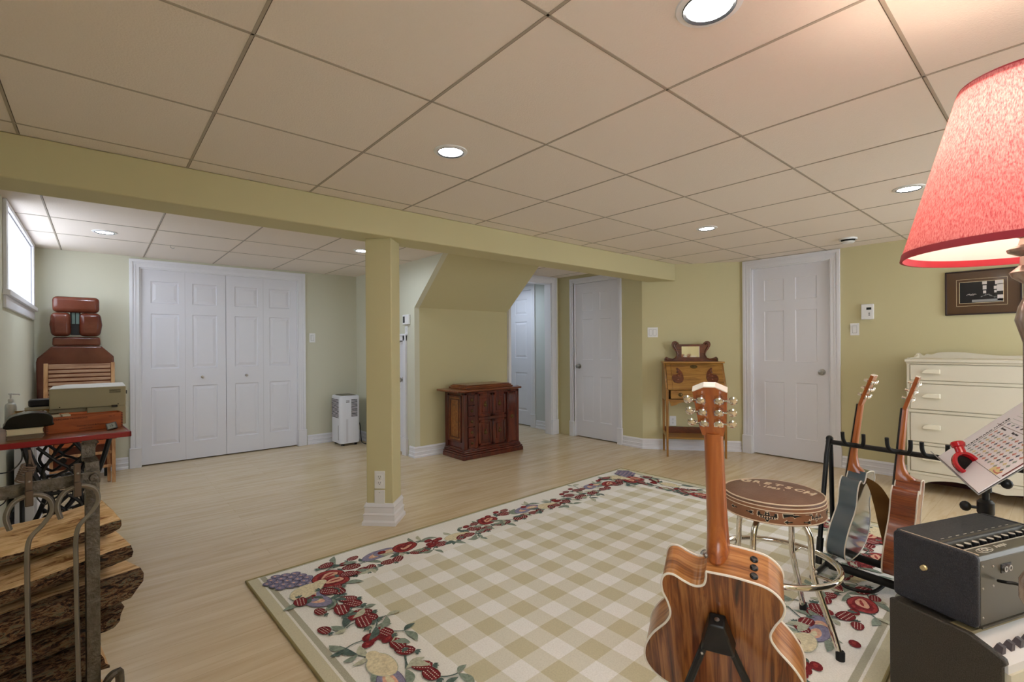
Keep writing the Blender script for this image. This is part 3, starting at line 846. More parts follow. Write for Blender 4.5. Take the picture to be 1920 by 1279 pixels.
MB().box(mx0, -.068, mz0, mx1, -.062, mz1).build('mirror', mat('mirror_glass', (235, 235, 225), .04, 1), e)
MB().tube([(DW - .04, -.09, 1.018), (DW - .04, -.09, 1.058)], .004, 8).tube([(DW - .10, -.09, 1.045), (DW - .035, -.09, 1.045)], .003, 8).build('bracket', M_brass, e)

# ------------------------------------------------------------------ cream dresser
M_dres = mat('cream_dresser_paint', (222, 216, 198), .42)
M_dhan = mat('cream_handle_paint', (238, 232, 212), .35)
M_maroon = mat('shaded_red_wood', (74, 16, 10), .5)  # red wood darkened with the shadow under the dresser in its colour
e = empty('dresser', (5.02, .885, 0), 0, 'cream painted chest of drawers with scalloped back rail under the framed picture', 'dresser')
DL = 1.12      # extends to -Y
b = MB().box(.01, -DL, .13, .43, 0, 1.05).box(0, -.02, .0, .43, 0, 1.07).box(0, -DL, 0, .43, -DL + .02, 1.07)
for z in (.145, .385, .645, .88): b.box(-.004, -DL, z, .03, 0, z + .022)
b.build('carcass', M_dres, e, bevel=.003)
b = MB().box(-.016, -DL - .012, 1.05, .43, .012, 1.076).box(-.006, -DL - .004, 1.035, .43, .004, 1.05)
b.build('top_board', M_dres, e, bevel=.005)
sc_ = [(0, 1.076), (0, 1.11), (.02, 1.118), (.05, 1.095), (.07, 1.112), (.10, 1.105), (.16, 1.125), (.30, 1.125), (.46, 1.105), (DL / 2, 1.10)]
pl = [(p.x, p.y) for p in spline(sc_, 4)]
pr = [(DL - x, z) for x, z in pl][::-1]
MB().prism(pl + pr[1:], 0, .016, 0, frame((.40, 0, 0), (0, -1, 0), (0, 0, 1), (1, 0, 0)) @ Matrix.Diagonal((1, 1, -1, 1))).build('back_rail', M_dres, e)
b = MB()
for y in (0, -DL + .018):
    pts = [(.02, 1.076), (.02, 1.085), (.28, 1.085), (.31, 1.10), (.35, 1.093), (.36, 1.108), (.41, 1.115), (.41, 1.076)]
    b.prism(pts, 0, .018, 0, frame((0, y, 0), (1, 0, 0), (0, 0, 1), (0, -1, 0)))
b.build('side_rail', M_dres, e)
for (z0, z1) in ((.905, 1.030), (.672, .875), (.412, .640), (.172, .380)):
    dr = MB().box(-.006, -DL + .024, z0, .02, -.024, z1).build('drawer', M_dres, e, bevel=.004)
    for y in (-.155, -DL + .155):
        zc = (z0 + z1) / 2 + .01
        s = 1 if y > -.5 else -1
        pts = [(-.055 * s, -.016), (.055 * s, -.018), (.055 * s, .018), (-.020 * s, .020), (-.042 * s, .010), (-.055 * s, -.006)]
        MB().prism(pts, .0, .024, 0, frame((-.006, y, zc), (0, -1, 0), (0, 0, 1), (-1, 0, 0))).build('handle', M_dhan, dr, bevel=.004)
sc_ = [(.0, .0), (.05, .0), (.085, .05), (.15, .10), (.30, .125), (.45, .105), (DL / 2, .085)]
pl = [(p.x, p.y) for p in spline(sc_, 5)]
pr = [(DL - x, z) for x, z in pl][::-1]
MB().prism(pl + pr[1:] + [(DL, .15), (0, .15)], 0, .018, 0, frame((.0, 0, 0), (0, -1, 0), (0, 0, 1), (1, 0, 0)) @ Matrix.Diagonal((1, 1, 1, 1))).build('apron', M_dres, e)
MB().box(.40, -DL + .02, .0, .43, -.02, .13).build('back_board', M_maroon, e)

# ------------------------------------------------------------------ rug with a fruit border
RL, RW = 3.27, 2.36
ra = math.radians(1.9)
RM = frame((.567, 2.748, 0), (math.cos(ra), math.sin(ra), 0), (math.sin(ra), -math.cos(ra), 0), (0, 0, -1))  # x along the far edge, y towards the camera side
# keep right-handed with z up: mirror y in the local layout instead
RM = frame((.567, 2.748, 0), (math.cos(ra), math.sin(ra), 0), (-math.sin(ra), math.cos(ra), 0), (0, 0, 1))   # v = -y
m = bpy.data.materials.new('rug_pile'); m.use_nodes = True
nt = m.node_tree; b_ = nt.nodes['Principled BSDF']; L = nt.links.new
b_.inputs['Roughness'].default_value = .95
tc = nt.nodes.new('ShaderNodeTexCoord'); sp = nt.nodes.new('ShaderNodeSeparateXYZ'); L(tc.outputs['Object'], sp.inputs[0])
def mth(op, a, bv=None, c=None):
    n_ = nt.nodes.new('ShaderNodeMath'); n_.operation = op
    for i, q in enumerate((a, bv, c)):
        if q is None: continue
        if isinstance(q, (int, float)): n_.inputs[i].default_value = q
        else: L(q, n_.inputs[i])
    return n_.outputs[0]
BX = .40
def stripe(o_, off):
    a = mth('ADD', o_, off); a = mth('MODULO', a, .2); return mth('LESS_THAN', a, .1)
sx_ = stripe(sp.outputs[0], 10 - BX); sy_ = stripe(sp.outputs[1], 10 + BX)
sm = mth('MULTIPLY', mth('ADD', sx_, sy_), .5)
cr = nt.nodes.new('ShaderNodeValToRGB'); cr.color_ramp.interpolation = 'CONSTANT'
els = cr.color_ramp.elements; els.new(.25)
for e_, (p, c) in zip(els, ((0, (251, 250, 247)), (.25, (232, 229, 215)), (.75, (212, 205, 174)))): e_.position = p; e_.color = (*lin(c), 1)
L(sm, cr.inputs[0])
# distance to edge decides border bands
dx_ = mth('MINIMUM', sp.outputs[0], mth('SUBTRACT', RL, sp.outputs[0]))
ny = mth('MULTIPLY', sp.outputs[1], -1.0)
dy_ = mth('MINIMUM', ny, mth('SUBTRACT', RW, ny))
dd = mth('MINIMUM', dx_, dy_)
nz = nt.nodes.new('ShaderNodeTexNoise'); nz.inputs['Scale'].default_value = 420; L(tc.outputs['Object'], nz.inputs['Vector'])
dd2 = mth('ADD', dd, mth('MULTIPLY', mth('SUBTRACT', nz.outputs[0], .5), .006))
dyb = mth('MINIMUM', mth('ADD', ny, .068), mth('SUBTRACT', RW, ny))
ddb = mth('ADD', mth('MINIMUM', dx_, dyb), mth('MULTIPLY', mth('SUBTRACT', nz.outputs[0], .5), .006))
bd = nt.nodes.new('ShaderNodeValToRGB'); bd.color_ramp.interpolation = 'CONSTANT'
els = bd.color_ramp.elements
for _ in range(3): els.new(.5)
for e_, (p, c) in zip(els, ((0, (214, 208, 180)), (.10, (242, 240, 232)), (.118, (184, 182, 162)), (.168, (248, 246, 240)), (.185, (248, 246, 240)))): e_.position = p; e_.color = (*lin(c), 1)
L(mth('MULTIPLY', ddb, 2.0), bd.inputs[0])
mixb = nt.nodes.new('ShaderNodeMix'); mixb.data_type = 'RGBA'
L(mth('GREATER_THAN', dd2, BX - .002), mixb.inputs[0]); L(bd.outputs[0], mixb.inputs[6]); L(cr.outputs[0], mixb.inputs[7])
n3 = nt.nodes.new('ShaderNodeTexNoise'); n3.inputs['Scale'].default_value = 160; n3.inputs['Detail'].default_value = 6; L(tc.outputs['Object'], n3.inputs['Vector'])
r3 = nt.nodes.new('ShaderNodeValToRGB'); r3.color_ramp.elements[0].position = .3; r3.color_ramp.elements[0].color = (.74, .74, .72, 1); r3.color_ramp.elements[1].position = .6; L(n3.outputs[0], r3.inputs[0])
mx = nt.nodes.new('ShaderNodeMix'); mx.data_type = 'RGBA'; mx.blend_type = 'MULTIPLY'; mx.inputs[0].default_value = .4
L(mixb.outputs[2], mx.inputs[6]); L(r3.outputs[0], mx.inputs[7]); L(mx.outputs[2], b_.inputs['Base Color'])
bp = nt.nodes.new('ShaderNodeBump'); bp.inputs['Strength'].default_value = .6; bp.inputs['Distance'].default_value = .004
L(n3.outputs[0], bp.inputs['Height']); L(bp.outputs[0], b_.inputs['Normal'])
M_rug = m
C_ = lambda n_, c, v=18: mat(n_, c, .95, var=v, vscale=90, bump=.5, bscale=200)
RMATS = [M_rug, C_('rug_berry_red', (122, 22, 30)), C_('rug_plum_blue', (142, 138, 166)), C_('rug_peach', (226, 176, 150)), C_('rug_leaf_green', (136, 150, 136)),
         C_('rug_cream', (226, 214, 180)), C_('rug_dark_green', (84, 104, 98)), C_('rug_apple_red', (158, 50, 50)), C_('rug_seed_white', (232, 216, 206)), C_('rug_grape', (106, 100, 128)), C_('rug_outline', (82, 14, 22)), C_('rug_pale_leaf', (188, 190, 168))]
rb = MB()
rp = [(x, y) for x, y in ((0, -RW), (RL, -RW), (RL, 0), (0, 0))]
rb.prism(rp, 0, .012, 0)
ZL = [.0122]
def zz():
    ZL[0] += .0000035
    return ZL[0]
random.seed(11)
def berry(x, y, a, s=1.0):
    s *= 1.22
    rb.disc((x, y, zz()), .036 * s, .025 * s, a, 10, 12, .05)
    rb.disc((x, y, zz()), .034 * s, .023 * s, a, 1, 12, .05)
    z = zz()
    for i in range(-3, 4):
        for j in (-1, 0, 1):
            px, py = i * .0088 * s + (j % 2) * .004 * s, j * .011 * s
            if (px / .031 / s) ** 2 + (py / .021 / s) ** 2 < 1:
                rb.disc((x + px * math.cos(a) - py * math.sin(a), y + px * math.sin(a) + py * math.cos(a), z), .0030 * s, .0018 * s, a, 8, 6)
    for k in (-1, 0, 1):
        leaf(x + .034 * s * math.cos(a + PI), y + .034 * s * math.sin(a + PI), a + PI + k * .6, .022 * s, .005 * s, 6)
def leaf(x, y, a, l, wd, mi=4):
    n = 7; vs = []
    z = zz()
    for k in range(n + 1): t = k / n; vs.append((t * l, wd * math.sin(PI * t) + .12 * l * math.sin(PI * t)))
    for k in range(n - 1, 0, -1): t = k / n; vs.append((t * l, -wd * math.sin(PI * t) + .12 * l * math.sin(PI * t)))
    rb.add([(x + p * math.cos(a) - q * math.sin(a), y + p * math.sin(a) + q * math.cos(a), z) for p, q in vs], [list(range(len(vs)))], mi)
def stem(x, y, a, l, c=1.0, mi=6, wd=.003):
    n = 9; L_ = []; R_ = []; z = zz(); px, py = x, y
    for k in range(n + 1):
        t = a + c * (k / n)
        px += l / n * math.cos(t); py += l / n * math.sin(t)
        L_.append((px - wd * math.sin(t), py + wd * math.cos(t), z)); R_.append((px + wd * math.sin(t), py - wd * math.cos(t), z))
    vs = L_ + R_[::-1]
    m_ = len(vs)
    rb.add(vs, [(k, k + 1, m_ - 2 - k, m_ - 1 - k) for k in range(n)], mi)
    return px, py
def fruit(x, y, a, rx, ry, c1, c2, out=None):
    if out is not None: rb.disc((x, y, zz()), rx * 1.05, ry * 1.06, a, out, 22, .04)
    rb.disc((x, y, zz()), rx, ry, a, c1, 22, .04)
    rb.disc((x + rx * .12 * math.cos(a), y + rx * .12 * math.sin(a), zz()), rx * .62, ry * .5, a + .1, c2, 18, .08)
    rb.disc((x + rx * .18 * math.cos(a), y + rx * .18 * math.sin(a), zz()), rx * .35, ry * .25, a + .2, 5 if c2 == 3 else c2, 12, .1)
def apple(x, y, a, s=1):
    rb.disc((x, y, zz()), .070 * s, .052 * s, a, 10, 24, .05); rb.disc((x, y, zz()), .066 * s, .048 * s, a, 7, 24, .05)
    rb.disc((x, y, zz()), .050 * s, .034 * s, a + .15, 1, 20, .07); rb.disc((x + .01, y + .004, zz()), .038 * s, .022 * s, a + .2, 3, 18, .12)
    rb.disc((x + .01, y + .006, zz()), .026 * s, .006 * s, a + .2, 7, 10, .1)
def plum(x, y, a, s=1): fruit(x, y, a, .070 * s, .042 * s, 2, 3, 9)
def pear(x, y, a, s=1):
    fruit(x, y, a, .078 * s, .052 * s, 5, 5, 11); rb.disc((x + .07 * s * math.cos(a), y + .07 * s * math.sin(a), zz()), .04 * s, .028 * s, a, 5, 14)
def cherry(x, y, s=1):
    s *= 1.15
    rb.disc((x, y, zz()), .024 * s, .018 * s, .4, 1, 12); rb.disc((x + .004, y + .003, zz()), .011 * s, .007 * s, .4, 7, 8)
def grapes(x, y, a, s=1):
    for i in range(6):
        for j in range(5 - abs(i - 2)):
            px, py = (i - 2.5) * .034 * s, (j - (4 - abs(i - 2)) / 2) * .030 * s
            cx, cy = x + px * math.cos(a) - py * math.sin(a), y + px * math.sin(a) + py * math.cos(a)
            rb.disc((cx, cy, zz()), .021 * s, .017 * s, a, 9, 11); rb.disc((cx, cy + .002, zz()), .016 * s, .012 * s, a, 2, 10); rb.disc((cx - .004, cy + .003, zz()), .006 * s, .004 * s, a, 3, 7)
def greens(x, y, a):
    for k in range(2):
        ex_, ey_ = stem(x, y, a + random.uniform(-.7, .7), random.uniform(.07, .12), random.uniform(-1.4, 1.4))
        leaf(ex_, ey_, a + random.uniform(-1, 1), random.uniform(.07, .11), .017, random.choice((4, 4, 11, 6)))
        leaf(ex_, ey_, a + random.uniform(1, 2.2), random.uniform(.05, .08), .013, random.choice((4, 6, 11)))
def border_point(sd, t, off):
    """sd 0 top edge(y=0) 1 right 2 bottom 3 left; t along, off from edge; returns x,y,angle along"""
    if sd == 0: return t, -off, 0
    if sd == 1: return RL - off, -t, -PI / 2
    if sd == 2: return RL - t, -RW + off, PI
    return off, -RW + t, PI / 2
kinds = ['berries', 'plums', 'apple', 'cherries', 'pear', 'berries', 'apple', 'berries', 'plums', 'pear', 'cherries', 'berries']
ki = 0
for sd, ln_ in ((0, RL), (1, RW), (2, RL), (3, RW)):
    t = .46
    while t < ln_ - .40:
        off = .22 + .05 * math.sin(t * 7 + sd)
        x, y, a = border_point(sd, t, off)
        x2, y2, _ = border_point(sd, t + .05, .15 + .03 * math.sin(t * 11))
        x3, y3, _ = border_point(sd, t + .02, .30)
        greens(x, y, a + random.uniform(-.5, .5)); greens(x3, y3, a + PI + random.uniform(-.6, .6))
        k = kinds[ki % len(kinds)]; ki += 1
        if k == 'berries':
            berry(x3, y3, a + .5, 1.1); berry(x, y, a - .2, 1.15); berry(x3 + .05 * math.cos(a), y3 + .05 * math.sin(a), a + .9, 1.0); berry(x2, y2, a + .2, .8); cherry(x - .02, y + .06)
            t += .155
        elif k == 'plums': plum(x, y, a + .3, 1.1); plum(x + .08 * math.cos(a), y + .08 * math.sin(a), a - .2, 1.1); berry(x3, y3, a, 1.0); cherry(x2, y2); berry(x3 + .06 * math.cos(a), y3 + .06 * math.sin(a), a + .8, .95); t += .185
        elif k == 'apple': apple(x, y, a + .2, 1.15); cherry(x2 - .05, y2); cherry(x2, y2 + .012); berry(x3, y3, a - .5, 1.0); berry(x3 + .055 * math.cos(a), y3 + .055 * math.sin(a), a + .4, .95); t += .165
        elif k == 'cherries':
            for q in range(7):
                cherry(x + random.uniform(-.05, .05), y + random.uniform(-.045, .045), 1.05)
            berry(x3, y3, a + .3, 1.0); t += .15
        else: pear(x, y, a, .95); berry(x3, y3, a + .6, 1.0); berry(x3 + .055 * math.cos(a), y3 + .055 * math.sin(a), a, 1.0); t += .165
for (cx, cy, a) in ((0, 0, -PI / 4), (RL, 0, -3 * PI / 4), (0, -RW, PI / 4), (RL, -RW, 3 * PI / 4)):
    d = lambda q, s_=0: (cx + q * math.cos(a) - s_ * math.sin(a), cy + q * math.sin(a) + s_ * math.cos(a))
    greens(*d(.42), a); greens(*d(.36, .1), a + 1.2); greens(*d(.36, -.1), a - 1.2)
    grapes(*d(.24), a, 1.25); apple(*d(.40, .05), a + .9, 1.2); apple(*d(.45, .0), a + .5, 1.15); pear(*d(.36, -.10), a + 1.2, 1.1)
    berry(*d(.50, .08), a + .4, 1.1); berry(*d(.47, -.10), a - .2, 1.1); berry(*d(.34, .17), a + 1, 1); berry(*d(.38, -.20), a - 1, 1)
rug = rb.build('area_rug', RMATS, None)
# rolled bound edge
rug.matrix_world = RM
tag(rug, 'beige checked rug with a border of red berries, plums and grapes on the floor', 'rug')
ed = MB()
ed.tube([(0.0, 0.0, .008), (RL, 0, .008), (RL, -RW, .008), (0, -RW, .008)], .008, 8, closed=True)
ed.build('bound_edge', mat('rug_binding', (160, 148, 104), .9, bump=.6, bscale=300), rug)

# ------------------------------------------------------------------ guitars
W_rose = wood('striped_walnut_back', [(.30, (48, 20, 8)), (.46, (112, 58, 24)), (.60, (156, 98, 48)), (.75, (178, 120, 66))], (44, 1.8, 8), .9, .3, .45, nscale=1.6, detail=8)
W_side = wood('striped_walnut_side', [(.30, (96, 50, 20)), (.5, (170, 108, 54)), (.7, (200, 144, 86))], (3, 3, 60), 1.0, .3, .45)
W_neck = wood('mahogany_neck', [(.25, (112, 50, 16)), (.5, (164, 86, 34)), (.75, (192, 112, 52))], (30, 2.2, 30), 1.0, .3, .5)
W_mg = wood('figured_mahogany', [(.3, (96, 38, 14)), (.5, (140, 66, 26)), (.7, (176, 98, 46))], (5, 90, 5), 1.4, .3, .5)
M_binding = mat('white_binding', (240, 232, 218), .35)
M_ebony = mat('ebony', (22, 18, 17), .35)
M_top = wood('spruce_top', [(.3, (206, 168, 112)), (.7, (224, 190, 138))], (60, 2, 60), .5, .3, .5)
M_blue = mat('slate_blue_lacquer', (86, 100, 108), .12, coat=.8)
M_pearl = mat('pearl_button', (238, 236, 226), .25)
def g_outline(hw, L, cut=True, k=1.0):
    pts = [(0, 0), (.45, .012), (.80, .075), (.985, .18), (.985, .31), (.86, .44), (.66, .56), (.585, .64), (.63, .72), (.72, .81), (.715, .89), (.56, .965), (.28, .993), (.10, 1.0)]
    right = [(x * hw, y * L) for x, y in pts]
    if cut:
        cu = [(.45, .012), (.80, .075), (.985, .18), (.985, .31), (.86, .44), (.66, .56), (.585, .64), (.60, .72), (.655, .80), (.655, .875), (.60, .925), (.50, .935), (.38, .905), (.25, .885), (.15, .905), (.115, .955), (.11, 1.0)]
        left = [(x * hw, y * L) for x, y in cu]
    else: left = right[1:]
    # +x is the treble (cutaway) side
    loop = [(-x, y) for x, y in right[::-1]] + left
    sp_ = spline(loop, 5)
    return [(p.x, p.y) for p in sp_]
def tuner(parent, M, sd, m, mb_):
    M = M @ Matrix.Scale(1.2, 4)
    b = MB().lathe([(.0075, 0), (.0085, .003), (.0085, .009), (.005, .012), (0, .013)], 14, 0, M @ R(PI, 'X'))
    b.box(-.008, -.0055, -.010, .008, .0055, 0, 0, M)
    b.lathe([(.0055, 0), (.0055, .012)], 10, 0, M @ T(0, 0, .017))
    b.tube([M @ Vector((sd * .006, 0, -.006)), M @ Vector((sd * .018, 0, -.006))], .0030, 8)
    t = b.build('tuning_machine', m, parent)
    bb = MB().ball((sd * .0235, 0, -.006), (.0075, .0105, .0042), 0, 12, M)
    bb.lathe([(.0042, 0), (.0042, .005)], 8, 0, M @ T(sd * .014, 0, -.006) @ R(sd * PI / 2, 'Y'))
    bb.build('tuner_button', mb_, t)
def guitar(name, label, M, hw, L, th, neckL, headL, mats, cut=True, head_w=(.030, .038), buttons=None, neck_w=.024, heads='flare', group=None):
    e = empty(name, (0, 0, 0), 0, label, 'guitar', group, M=M)
    mback, mside, mtop, mneck = mats
    ol = g_outline(hw, L, cut)
    n = len(ol)
    z0, z1 = -th / 2, th / 2
    # body with slightly arched back
    b = MB()
    b.add([(x, y, z0) for x, y in ol] + [(x, y, z1) for x, y in ol], [(i, (i + 1) % n, n + (i + 1) % n, n + i)[::-1] for i in range(n)], 1)
    b.add([(x, y, z0) for x, y in ol], [list(range(n))], 0)
    b.add([(x, y, z1) for x, y in ol], [list(range(n))[::-1]], 2)
    b.build('body', [mback, mside, mtop], e, angle=40)
    for z, nm in ((z0, 'back_binding'), (z1, 'top_binding')):
        MB().tube([(x, y, z) for x, y in ol], .0030, 6, closed=True).build(nm, M_binding, e)
    # neck: D profile lofted from heel to nut
    b = MB(); prof = []
    fz = z1 + .001
    st = [(L - .012, neck_w + .004, .078 if th > .07 else .045), (L + .006, neck_w + .004, th * .78), (L + .02, neck_w + .003, th * .52), (L + .045, neck_w + .002, .034), (L + .08, neck_w + .001, .025), (L + neckL * .5, neck_w - .001, .022), (L + neckL - .02, neck_w - .003, .020), (L + neckL, neck_w - .003, .020)]
    for (y, hwid, dp) in st:
        for k in range(11):
            a = PI * k / 10
            prof.append((hwid * math.cos(a), y, fz - dp * math.sin(a) ** .8))
    q = 11
    fs = []
    for i in range(len(st) - 1):
        for k in range(q - 1): fs.append((i * q + k, i * q + k + 1, (i + 1) * q + k + 1, (i + 1) * q + k))
        fs.append((i * q + q - 1, i * q, (i + 1) * q, (i + 1) * q + q - 1))
    fs.append(list(range(q))[::-1]); fs.append([(len(st) - 1) * q + k for k in range(q)])
    b.add(prof, fs)
    b.build('neck', mneck, e, angle=50)
    fb = [(-neck_w, L - .11), (neck_w, L - .11), (neck_w - .003, L + neckL), (-neck_w + .003, L + neckL)]
    fbo = MB().prism(fb, fz, fz + .006).build('fretboard', M_ebony, e)
    b = MB()
    for k in range(1, 18):
        y = L + neckL - (neckL + .11) * 1.62 * (1 - 2 ** (-k / 12)) * .98
        if y > L - .10: b.box(-neck_w + .002, y - .0006, fz + .006, neck_w - .002, y + .0006, fz + .0068)
    b.build('fret', M_steel, fbo)
    # headstock tilted back
    H = T(0, L + neckL, fz) @ R(math.radians(-13), 'X')
    w0, w1 = head_w
    if heads == 'flare': hp = [(-w0 * .80, -.004), (w0 * .80, -.004), (w0, .030), (w1, headL - .016), (w1 * .33, headL - .002), (-w1 * .33, headL - .002), (-w1, headL - .016), (-w0, .030)]
    else: hp = [(-w0 * .80, -.004), (w0 * .80, -.004), (w0, .03), (w1, headL - .004), (w1 * .5, headL), (-w1 * .5, headL), (-w1, headL - .004), (-w0, .03)]
    hs = MB().prism(hp, -.015, .0, 0, H, side=1).build('headstock', [mneck, mneck], e, bevel=.001)
    cap = hp[3:7]
    b = MB()
    for i in range(3):
        (xa, ya), (xb, yb) = cap[i], cap[i + 1]
        b.add([(xa, ya + .0004, -.0155), (xb, yb + .0004, -.0155), (xb, yb + .0004, .0005), (xa, ya + .0004, .0005), (xa * .97, ya - .002, -.0155), (xb * .97, yb - .002, -.0155), (xb * .97, yb - .002, .0005), (xa * .97, ya - .002, .0005)], [(0, 1, 2, 3), (4, 7, 6, 5), (0, 4, 5, 1), (3, 2, 6, 7)], 0, H)
    b.build('headstock_binding', M_binding, hs)
    for r_ in range(3):
        for sd in (-1, 1):
            y = headL * (.30 + .235 * r_)
            wx = w0 + (w1 - w0) * (y / headL) - .016
            tuner(e, H @ T(sd * wx, y, -.015), sd, M_chrome, buttons or M_chrome)
    # bridge, sound hole, strings on the top
    MB().box(-.055, L * .30, z1, .055, L * .36, z1 + .009).build('bridge', M_ebony, e, bevel=.002)
    MB().lathe([(0, .0), (.048, .0), (.048, .0006), (0, .0006)], 32, 0, T(0, L * .66, z1)).build('sound_hole', M_ebony, e)
    b = MB()
    for k in range(6):
        x0 = -.027 + k * .0108; x1 = (-.018 + k * .0072)
        b.tube([(x0, L * .33, z1 + .010), (x1, L + neckL, fz + .008)], .0007, 4)
    b.build('strings', M_steel, e)
    MB().lathe([(.007, 0), (.007, .004), (.004, .008), (.009, .014), (0, .017)], 14, 0, T(0, 0, 0) @ R(PI / 2, 'X')).build('strap_button', M_steel, e)
    return e

# acoustic guitar seen from behind
dh = Vector((.925, .379, 0)); zv = Vector((0, 0, 1))
yl = (-.40 * dh + .917 * zv).normalized(); zl = (.917 * dh + .40 * zv).normalized(); xl = yl.cross(zl)
Ptop = Vector((1.010, .516, 1.118))
GL, GN, GH = .49, .345, .150
Pb = Ptop - yl * (GL + GN + GH * .975) + zl * .0 - zl * .012
g1 = guitar('acoustic_guitar', 'striped walnut acoustic cutaway guitar seen from behind, leaning on an A-frame stand', frame(Pb, xl, yl, zl), .202, GL, .100, GN, GH, (W_rose, W_side, M_top, W_neck), True, (.029, .036))
for k in range(3):
    b = MB().lathe([(.0095, 0), (.0095, .004), (.007, .007), (0, .008)], 14, 0, T(-.083, GL * .981, -.030 + .026 * k) @ R(math.radians(10), 'Z') @ R(-PI / 2, 'X'))
    b.build('preamp_knob', M_black, g1)
MB().lathe([(.007, 0), (.007, .004), (.004, .008), (.009, .014), (0, .017)], 14, 0, T(.024, GL - .0, 0) @ R(-PI / 2, 'X') @ R(.6, 'Y')).build('strap_button', M_steel, g1)
# A-frame stand behind it
e = empty('guitar_stand', (0, 0, 0), 0, 'black folding A-frame stand holding the acoustic guitar in the foreground', 'guitar stand')
e.location = (1.09, .545, .012)
def rel(p, o_=(1.09, .545, .012)): return (p[0] - o_[0], p[1] - o_[1], p[2] - o_[2])
backc = Pb + yl * (GL * .70) - zl * .053           # contact point on the guitar back
K = frame(Vector(rel(backc)) , -xl, yl, -zl)         # x photo-right, y up the guitar, z towards viewer
blk = MB()
blk.frustum([(-.042, -.075, .002), (.042, -.075, .002), (.019, .018, .002), (-.019, .018, .002)], [(-.040, -.068, .050), (.040, -.068, .050), (.018, .012, .036), (-.018, .012, .036)], 0, K)
bk = blk.build('yoke_block', M_black, e, bevel=.004)
MB().lathe([(.006, 0), (.006, .002), (0, .003)], 12, 0, K @ T(0, .016, .02) @ R(-PI / 2, 'X')).build('screw', M_steel, bk)
for s, foot in ((-1, (.93, .70, .012)), (1, (1.29, .385, .012))):
    top = K @ Vector((s * .028, -.06, .026)); ft = Vector(rel(foot))
    lg = MB().tube([top, top.lerp(ft, .5), ft], .0095, 8).build('leg', M_black, e)
    if s == -1: MB().ball(top.lerp(ft, .05) + Vector((0, 0, 0)) - Vector((.010, -.001, .0)) * 0 + (K.to_3x3() @ Vector((0, 0, .009))), .0045).build('rivet', M_steel, lg)
    MB().ball(ft, (.014, .014, .012)).build('rubber_foot', M_rubber, lg)
    # cradle arm under the guitar
    mid = top.lerp(ft, .62); lowp = Vector(rel(Pb + yl * .03 - xl * s * .10 - zl * .060)); fr = Vector(rel(Pb - yl * .012 - xl * s * .10 - zl * .04)); fr2 = Vector(rel(Pb - yl * .012 - xl * s * .10 + zl * .065)); fr3 = Vector(rel(Pb + yl * .03 - xl * s * .10 + zl * .075))
    MB().tube([mid, lowp, fr, fr2, fr3], .008, 8).build('cradle_arm', M_rubber, e)

# ------------------------------------------------------------------ bar stool
SCX, SCY = 2.14, .82
e = empty('bar_stool', (SCX, SCY, .0125), 0, 'low chrome bar stool with brown leather padded seat on the rug', 'stool')
M_leath = mat('brown_leather', (120, 86, 66), .45, bump=.4, bscale=140, var=8, vscale=12)
M_leath2 = mat('brown_leather_band', (142, 96, 66), .5, bump=.4, bscale=140, var=8, vscale=12)
M_pipe = mat('cream_piping', (222, 202, 176), .5)
SR = .192
zt = .585
st_ = MB().lathe([(0, zt + .002), (SR * .6, zt), (SR * .88, zt - .006), (SR * .965, zt - .014), (SR * .985, zt - .024)], 48, 0)
st_.lathe([(SR * .985, zt - .024), (SR, zt - .034), (SR, zt - .082), (SR * .99, zt - .090), (0, zt - .090)], 48, 1)
seat = st_.build('seat', [M_leath, M_leath2], e)
def ringt(r, z, t, m, nm):
    MB().tube([(r * math.cos(2 * PI * k / 48), r * math.sin(2 * PI * k / 48), z) for k in range(48)], t, 6, closed=True).build(nm, m, seat)
ringt(SR * .972, zt - .012, .0030, M_pipe, 'top_piping'); ringt(SR * .990, zt - .025, .0022, M_pipe, 'piping'); ringt(SR * 1.002, zt - .038, .0018, M_pipe, 'piping'); ringt(SR * 1.0, zt - .086, .0022, M_pipe, 'bottom_piping')
TM = frame((.055, 0, zt + .0015), (0, -1, 0), (1, 0, 0), (0, 0, 1))
for i, ch in enumerate('GRETSCH'):
    u = (i - 3) * .042
    sz = .060 if i in (0, 6) else .050
    text('lettering', ch, sz, M_pipe, seat, TM @ T(u, -.0035 * (i - 3) ** 2 * .55, -abs(u) * .012 - .0005) @ R(-u * .9, 'Z'), depth=.0016, bold=.0012)
text('date_lettering', '\u00b7 1883 \u00b7', .034, M_pipe, seat, TM @ T(-.005, -.055, .0), depth=.0012, bold=.0006)
def cyl(pts, a0, zc, r=SR + .0012, dy=0):
    return [((r + dy) * math.cos(a0 + u / SR), (r + dy) * math.sin(a0 + u / SR), zc + v) for u, v in pts]
def band(pts_list, a0, zc, name):
    b = MB()
    for (pts, mi, dy) in pts_list:
        v = cyl(pts, a0, zc, dy=dy); b.add(v, [list(range(len(v)))], mi)
    b.build(name, [M_black, M_pipe], seat)
def thunder(s=1.0):
    o_ = [(-.004, -.026), (.004, -.026), (.010, -.012), (.030, -.010), (.044, .0), (.042, .018), (.032, .018), (.030, .006), (.012, .004), (.008, .022), (-.008, .022), (-.012, .004), (-.030, .006), (-.032, .018), (-.042, .018), (-.044, .0), (-.030, -.010), (-.010, -.012)]
    c = [(x * 1.0, y) for x, y in o_]
    L_ = [([(x * s * 1.10, y * s * 1.12) for x, y in c], 1, 0), ([(x * s, y * s) for x, y in c], 0, .0006)]
    for q in range(-4, 5): L_.append(([(q * .0085 - .002, -.006), (q * .0085 + .002, -.006), (q * .0085 + .002, .0), (q * .0085 - .002, .0)], 1, .0012))
    for q in (-.012, .006, .014): L_.append(([(-.003, q), (.003, q), (.003, q + .004), (-.003, q + .004)], 1, .0012))
    return L_
